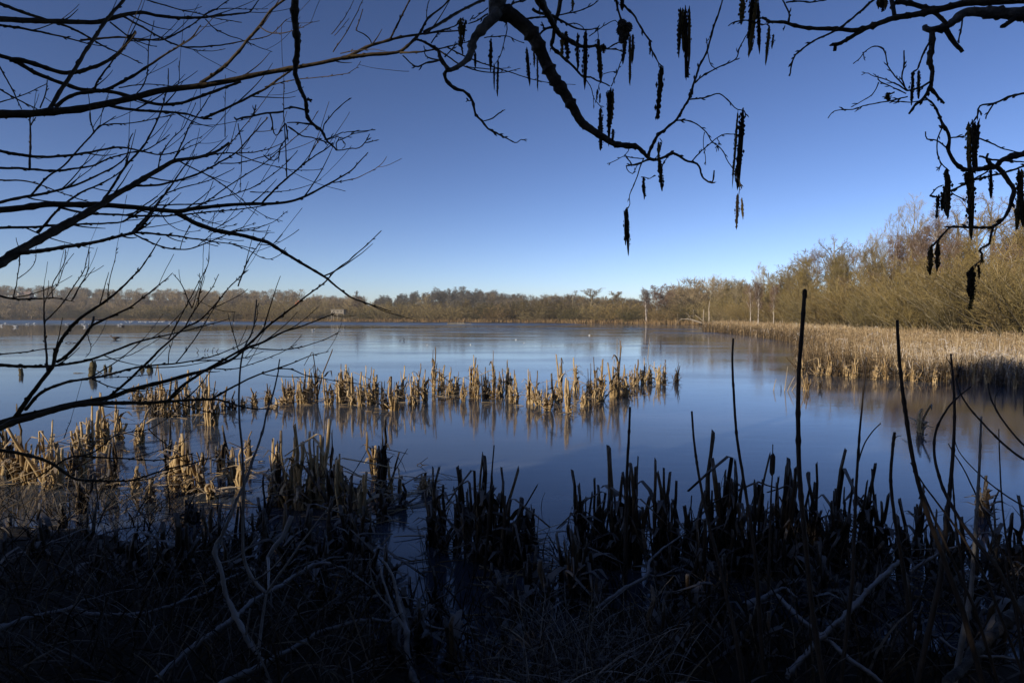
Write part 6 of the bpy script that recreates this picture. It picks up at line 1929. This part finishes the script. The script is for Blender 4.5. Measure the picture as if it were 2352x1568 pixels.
# ---------------------------------------------------------------- far houses, pole
def house(px, top, wpx, d, label, wm, rm, rz=0.0, hh=3.2):
    p = at(px, top, d); w = wpx * d / F; zg = gh(p[0], d); H = p[2] - zg
    eave = H - w * 0.28; dep = w * 0.75
    o = empty('house', (p[0], d, zg), label, 'house', None, rz)
    mb = MB()
    v = [(-w / 2, -dep / 2, -0.5), (w / 2, -dep / 2, -0.5), (w / 2, dep / 2, -0.5), (-w / 2, dep / 2, -0.5), (-w / 2, -dep / 2, eave), (w / 2, -dep / 2, eave), (w / 2, dep / 2, eave), (-w / 2, dep / 2, eave), (-w / 2, 0, H - 0.1), (w / 2, 0, H - 0.1)]
    mb.add(v, [(0, 1, 5, 4), (1, 2, 6, 5), (2, 3, 7, 6), (3, 0, 4, 7)], [(4, 8, 7), (5, 6, 9)])
    wl_ = link('wall', mb.mesh('wall', wm, flat=True), o)
    mb = MB(); t = 0.18
    for sg in (-1, 1):
        a = np.array([[-w / 2 - .3, sg * (dep / 2 + .4), eave - .25], [w / 2 + .3, sg * (dep / 2 + .4), eave - .25], [w / 2 + .3, 0, H], [-w / 2 - .3, 0, H]])
        vv = np.vstack([a, a + (0, 0, t)])
        mb.add(vv, [(0, 1, 2, 3), (4, 5, 6, 7), (0, 1, 5, 4), (1, 2, 6, 5), (3, 0, 4, 7)])
    rf = link('roof', mb.mesh('roof', rm, flat=True), o)
    mb = MB(); mb.box((w * 0.2, -0.4, H - 0.3), (w * 0.2 + 0.8, 0.4, H + 1.0)); link('chimney', mb.mesh('chimney', rm, flat=True), rf)
    for k in (-0.28, 0.05, 0.32):
        mb = MB(); mb.box((k * w - .5, -dep / 2 - .05, eave - 1.7), (k * w + .5, -dep / 2 - .004, eave - .5)); link('window', mb.mesh('window', M['dark'], flat=True), o)
    return o


house(47, 673, 10, 430, 'small house with a pale gable wall on the far left skyline', M['render'], M['tile'], rad(70))
house(64, 670.5, 17, 440, 'low house with a long brown roof beside the pale gable house', M['tile'], M['tile'])
house(683, 695.5, 5, 262, 'tiny building with an orange red roof on the far slope', M['render'], M['red_tile'])
p = at(313, 666, 400); zg = gh(p[0], 400)
o = empty('utility_pole', (p[0], 400, zg), 'thin utility pole standing on the far left hill', 'pole')
mb = MB(); mb.tubes(np.array([[(0, 0, -0.5), (0, 0, (p[2] - zg) * 0.5), (0, 0, p[2] - zg)]]), np.array([[0.2, 0.17, 0.14]]), 6); link('post', mb.mesh('post', M['dark']), o)
mb = MB(); mb.box((-0.9, -0.25, p[2] - zg - 0.9), (0.9, -0.12, p[2] - zg - 0.75)); link('crossarm', mb.mesh('crossarm', M['dark'], flat=True), o)

# ---------------------------------------------------------------- bleached snags and a fallen trunk at the wood's end
def snag(px, y0, y1, d, w, label, lean=0.0, arm=False):
    a = at(px, y0, d); b = at(px, y1, d); H = b[2] - a[2]
    zg = min(gh(a[0], d), a[2])
    o = empty('dead_snag', (a[0], d, zg - 0.1), label, 'dead tree', 'bleached dead trunks at the end of the wood')
    z = np.linspace(0, 1, 7); HH = b[2] - zg + 0.1
    q = np.stack([lean * HH * z + 0.05 * np.sin(z * 7 + px), 0 * z, z * HH], -1)
    mb = MB(); mb.tubes(q[None], (np.linspace(1, 0.6, 7) * w * 0.5 * d / F)[None], 7)
    link('trunk', mb.mesh('trunk', M['deadwood']), o)
    if arm:
        q2 = np.array([q[2], q[2] + (-0.8, 0, 0.7), q[2] + (-1.6, 0.1, 1.3)])
        mb = MB(); mb.tubes(q2[None], np.array([[0.09, 0.07, 0.04]]), 5); link('limb', mb.mesh('limb', M['deadwood']), o)


snag(1615.8, 735, 710, 108, 2.6, 'short bleached snag with a propped limb by the fallen trunk', 0, True)
snag(1627.5, 733, 692, 106, 2.8, 'tallest bleached snag, split near its foot, at the wood end', 0.02)
snag(1630.5, 733, 712, 107, 1.8, 'thin bleached snag touching the tallest one', -0.04)
snag(1591.8, 734, 711, 124, 2.0, 'slim bleached snag left of the fallen trunk top', 0.01)
snag(1561.5, 735, 703, 130, 1.6, 'thin bleached snag among the thorn bushes of the far shore', 0.02)
snag(1556.5, 736, 719, 129, 2.0, 'short stubby snag at the root end of the fallen trunk', 0)
snag(1797.8, 742, 727, 78, 3.0, 'short stub of a snag in the reeds left of the tallest dark stalk', 0)
snag(1775, 742, 690, 84, 2.2, 'leaning pale snag with a side limb by the white-trunked birches', -0.05, True)
a, b = on_level(1560, 741, 0.5), on_level(1613, 747, 0.3)
a = at(1562, 732, 118); b = at(1613, 742, 104)
o = empty('fallen_tree', b, 'long pale fallen trunk slanting down to the far right shore', 'fallen tree')
q = smooth_line([b - b, (a - b) * 0.5 + (0, 0, 0.25), a - b], 10)
mb = MB(); mb.tubes(q[None], np.linspace(0.15, 0.07, 10)[None], 7, ref=(0.1, 0.2, 0.95)); link('trunk', mb.mesh('trunk', M['deadwood']), o)
for u, e in ((4, (-0.5, 0.4, 0.9)), (6, (0.6, 0, 0.6)), (8, (-0.8, 0, -0.5))):
    q2 = np.array([q[u], q[u] + np.array(e) * 0.8, q[u] + np.array(e) * 1.9 + (0, 0, -0.3)])
    mb = MB(); mb.tubes(q2[None], np.array([[0.05, 0.035, 0.02]]), 5); link('limb', mb.mesh('limb', M['deadwood']), o)

# ---------------------------------------------------------------- gulls and ducks
def gull_mesh(seed, pose):
    rg = np.random.default_rng(seed)
    K, s = 11, 8
    # spine from tail to bill
    X = np.array([-0.24, -0.19, -0.12, -0.04, 0.05, 0.11, 0.135, 0.150, 0.175, 0.205, 0.222])
    Z = np.array([0.115, 0.105, 0.095, 0.085, 0.085, 0.105, 0.14, 0.175, 0.198, 0.195, 0.185])
    RY = np.array([0.012, 0.028, 0.055, 0.078, 0.072, 0.048, 0.034, 0.033, 0.034, 0.022, 0.006])
    RZ = np.array([0.008, 0.022, 0.055, 0.078, 0.074, 0.052, 0.034, 0.034, 0.034, 0.022, 0.006])
    a = np.arange(s) * 2 * math.pi / s
    V = np.stack([np.repeat(X[:, None], s, 1), np.cos(a)[None] * RY[:, None], Z[:, None] + np.sin(a)[None] * RZ[:, None]], -1)
    i = np.arange(K - 1)[:, None] * s; j = np.arange(s)[None]; j2 = (j + 1) % s
    mb = MB(); mb.add(V, np.stack([i + j, i + j2, i + s + j2, i + s + j], -1).reshape(-1, 4))
    return mb.mesh('body', [M['white'], M['duck']][pose])


def wing_mesh(side, m):
    mb = MB()
    q = np.array([(0.07, 0.066 * side, 0.12), (0.0, 0.085 * side, 0.13), (-0.12, 0.065 * side, 0.125), (-0.27, 0.02 * side, 0.125)])
    mb.tubes(q[None], np.array([[0.018, 0.04, 0.032, 0.006]]), 6)
    return mb.mesh('wing', m)


def bill_mesh():
    mb = MB(); mb.tubes(np.array([[(0.205, 0, 0.19), (0.235, 0, 0.185), (0.262, 0, 0.178)]]), np.array([[0.011, 0.009, 0.003]]), 5)
    return mb.mesh('bill', M['beak'])


BODY = gull_mesh(1, 0); WINGS = [wing_mesh(s, M['gull_grey']) for s in (-1, 1)]; BILL = bill_mesh()
DBODY = gull_mesh(2, 1); DWINGS = [wing_mesh(s, M['duck']) for s in (-1, 1)]


def bird(name, x, y, label, cat, group, duck=False, scale=1.45):
    p = on_level(x, y)
    o = empty(name, (p[0], p[1], 0.0), label, cat, group, random.choice([0.2, -0.3, 0.5, 3.0, 3.4, 2.6, 1.2]) + random.gauss(0, 0.2), (scale,) * 3)
    link('body', DBODY if duck else BODY, o)
    for m in (DWINGS if duck else WINGS): link('wing', m, o)
    link('bill', BILL, o)


Z4 = lambda x, y: (x / 5.851, 631.6 + y / 5.851)
for x, y, lab in [(370, 665, 'biggest white gull of those scattered left of the long gull line'), (460, 660, 'white gull just right of the biggest scattered gull'), (70, 655, 'white gull high near the left edge of the lake'),
                  (20, 687, 'white gull low near the left edge of the lake'), (220, 702, 'gull beside a paler one near the ice edge on the left'), (205, 702, 'pale gull low by the ice edge on the left'), (895, 665, 'white gull left of the start of the long gull line'),
                  (1115, 665, 'white gull under the start of the long gull line'), (1145, 702, 'white gull nearest the ice edge, left of a close pair'), (1170, 684, 'white gull nearest the ice edge, right of a close pair'), (1605, 678, 'bright white gull below the middle of the long gull line'),
                  (1645, 668, 'faint white gull beside the bright one below the long gull line'), (2285, 662, 'white gull below the right half of the long gull line')]:
    bird('gull', *Z4(x, y), lab, 'gull', 'gulls scattered in front of the long gull line')
rgg = random.Random(12)
for k in range(58):
    x = rgg.choice([rgg.uniform(1030, 2340), rgg.uniform(1740, 2840)])
    y = 634 + rgg.gauss(0, 3.5) + (4 if rgg.random() < 0.15 else 0)
    bird('gull', *Z4(x, y), 'white gull in the long line resting far out on the left water', 'gull', 'gulls in the long line far out on the water')
def fragment(x, y, label, size):
    p = on_level(x, y)
    o = empty('ice_fragment', (p[0], p[1], 0.0), label, 'ice', 'small white fragments of ice on the lake')
    for k in range(3):
        mb = MB(); a = RS.uniform(0, 6.28); w = size * RS.uniform(0.5, 1.0)
        q = np.array([(-w, -w * 0.3, 0.005), (w * 0.8, -w * 0.4, 0.005), (w, w * 0.3, 0.005), (-w * 0.7, w * 0.45, 0.005)])
        t = q + np.array([0, 0, size * (1.3 if k == 0 else 0.5)]) + RS.normal(0, size * 0.12, (4, 3))
        v = np.vstack([q, t]); c_, s_ = math.cos(a), math.sin(a)
        v = v @ np.array([[c_, s_, 0], [-s_, c_, 0], [0, 0, 1]]) + np.array([RS.normal(0, size * 0.5), RS.normal(0, size * 0.5), 0.002 * k])
        mb.add(v, [(0, 3, 2, 1), (4, 5, 6, 7), (0, 1, 5, 4), (1, 2, 6, 5), (2, 3, 7, 6), (3, 0, 4, 7)])
        link('shard', mb.mesh('shard', M['white'], flat=True), o)


for x, y, lab, sz in [(1198, 772, 'brightest white fragment on the mid lake ice', 0.045), (1253, 793, 'white fragment just right of the brightest one', 0.035), (894, 805, 'small white fragment left of the brightest one', 0.03),
                      (1688, 742, 'white fragment toward the far birches', 0.06), (604, 806, 'tiny white fragment below the pair of small twigs', 0.03)]:
    fragment(x * KQ + 775.2, 516.8 + y * KQ, lab, sz)
for x, y, lab in [(2105 * KQ, 516.8 + 709 * KQ, 'white gull alone on the ice edge under the bird hide'),
                  (1573 * KQ, 516.8 + 662 * KQ, 'white gull past the right end of the long gull line'), (1773 * KQ, 516.8 + 683 * KQ, 'white gull on the dark calm water behind the willow twigs')]:
    bird('gull', x, y, lab, 'gull', 'gulls scattered in front of the long gull line', scale=1.1)
for x, y, lab in [(1655, 693, 'small dark duck on the calm water, left of three'), (2030, 697, 'small dark duck on the calm water, middle of three'), (2255, 697, 'small dark duck on the calm water, right of three'), (1548, 868, 'dark duck alone on the grey ice below the calm water')]:
    bird('duck', *Z4(x, y), lab, 'duck', 'dark ducks on the calm water', True)

# ---------------------------------------------------------------- thin winter haze over the lake
hm = bpy.data.materials.new('thin_haze'); hm.use_nodes = True
hn = hm.node_tree; hn.nodes.clear()
ho = hn.nodes.new('ShaderNodeOutputMaterial'); hv = hn.nodes.new('ShaderNodeVolumePrincipled')
hv.inputs['Color'].default_value = (0.82, 0.88, 0.95, 1)
hv.inputs['Density'].default_value = 0.00032
hv.inputs['Anisotropy'].default_value = 0.0
hn.links.new(hv.outputs[0], ho.inputs['Volume'])
mb = MB(); mb.box((-2450, -2450, -1.4), (2450, 2450, 36.0))
tag(mb.build('haze', hm, flat=True), 'thin winter haze over the lake', kind='stuff')
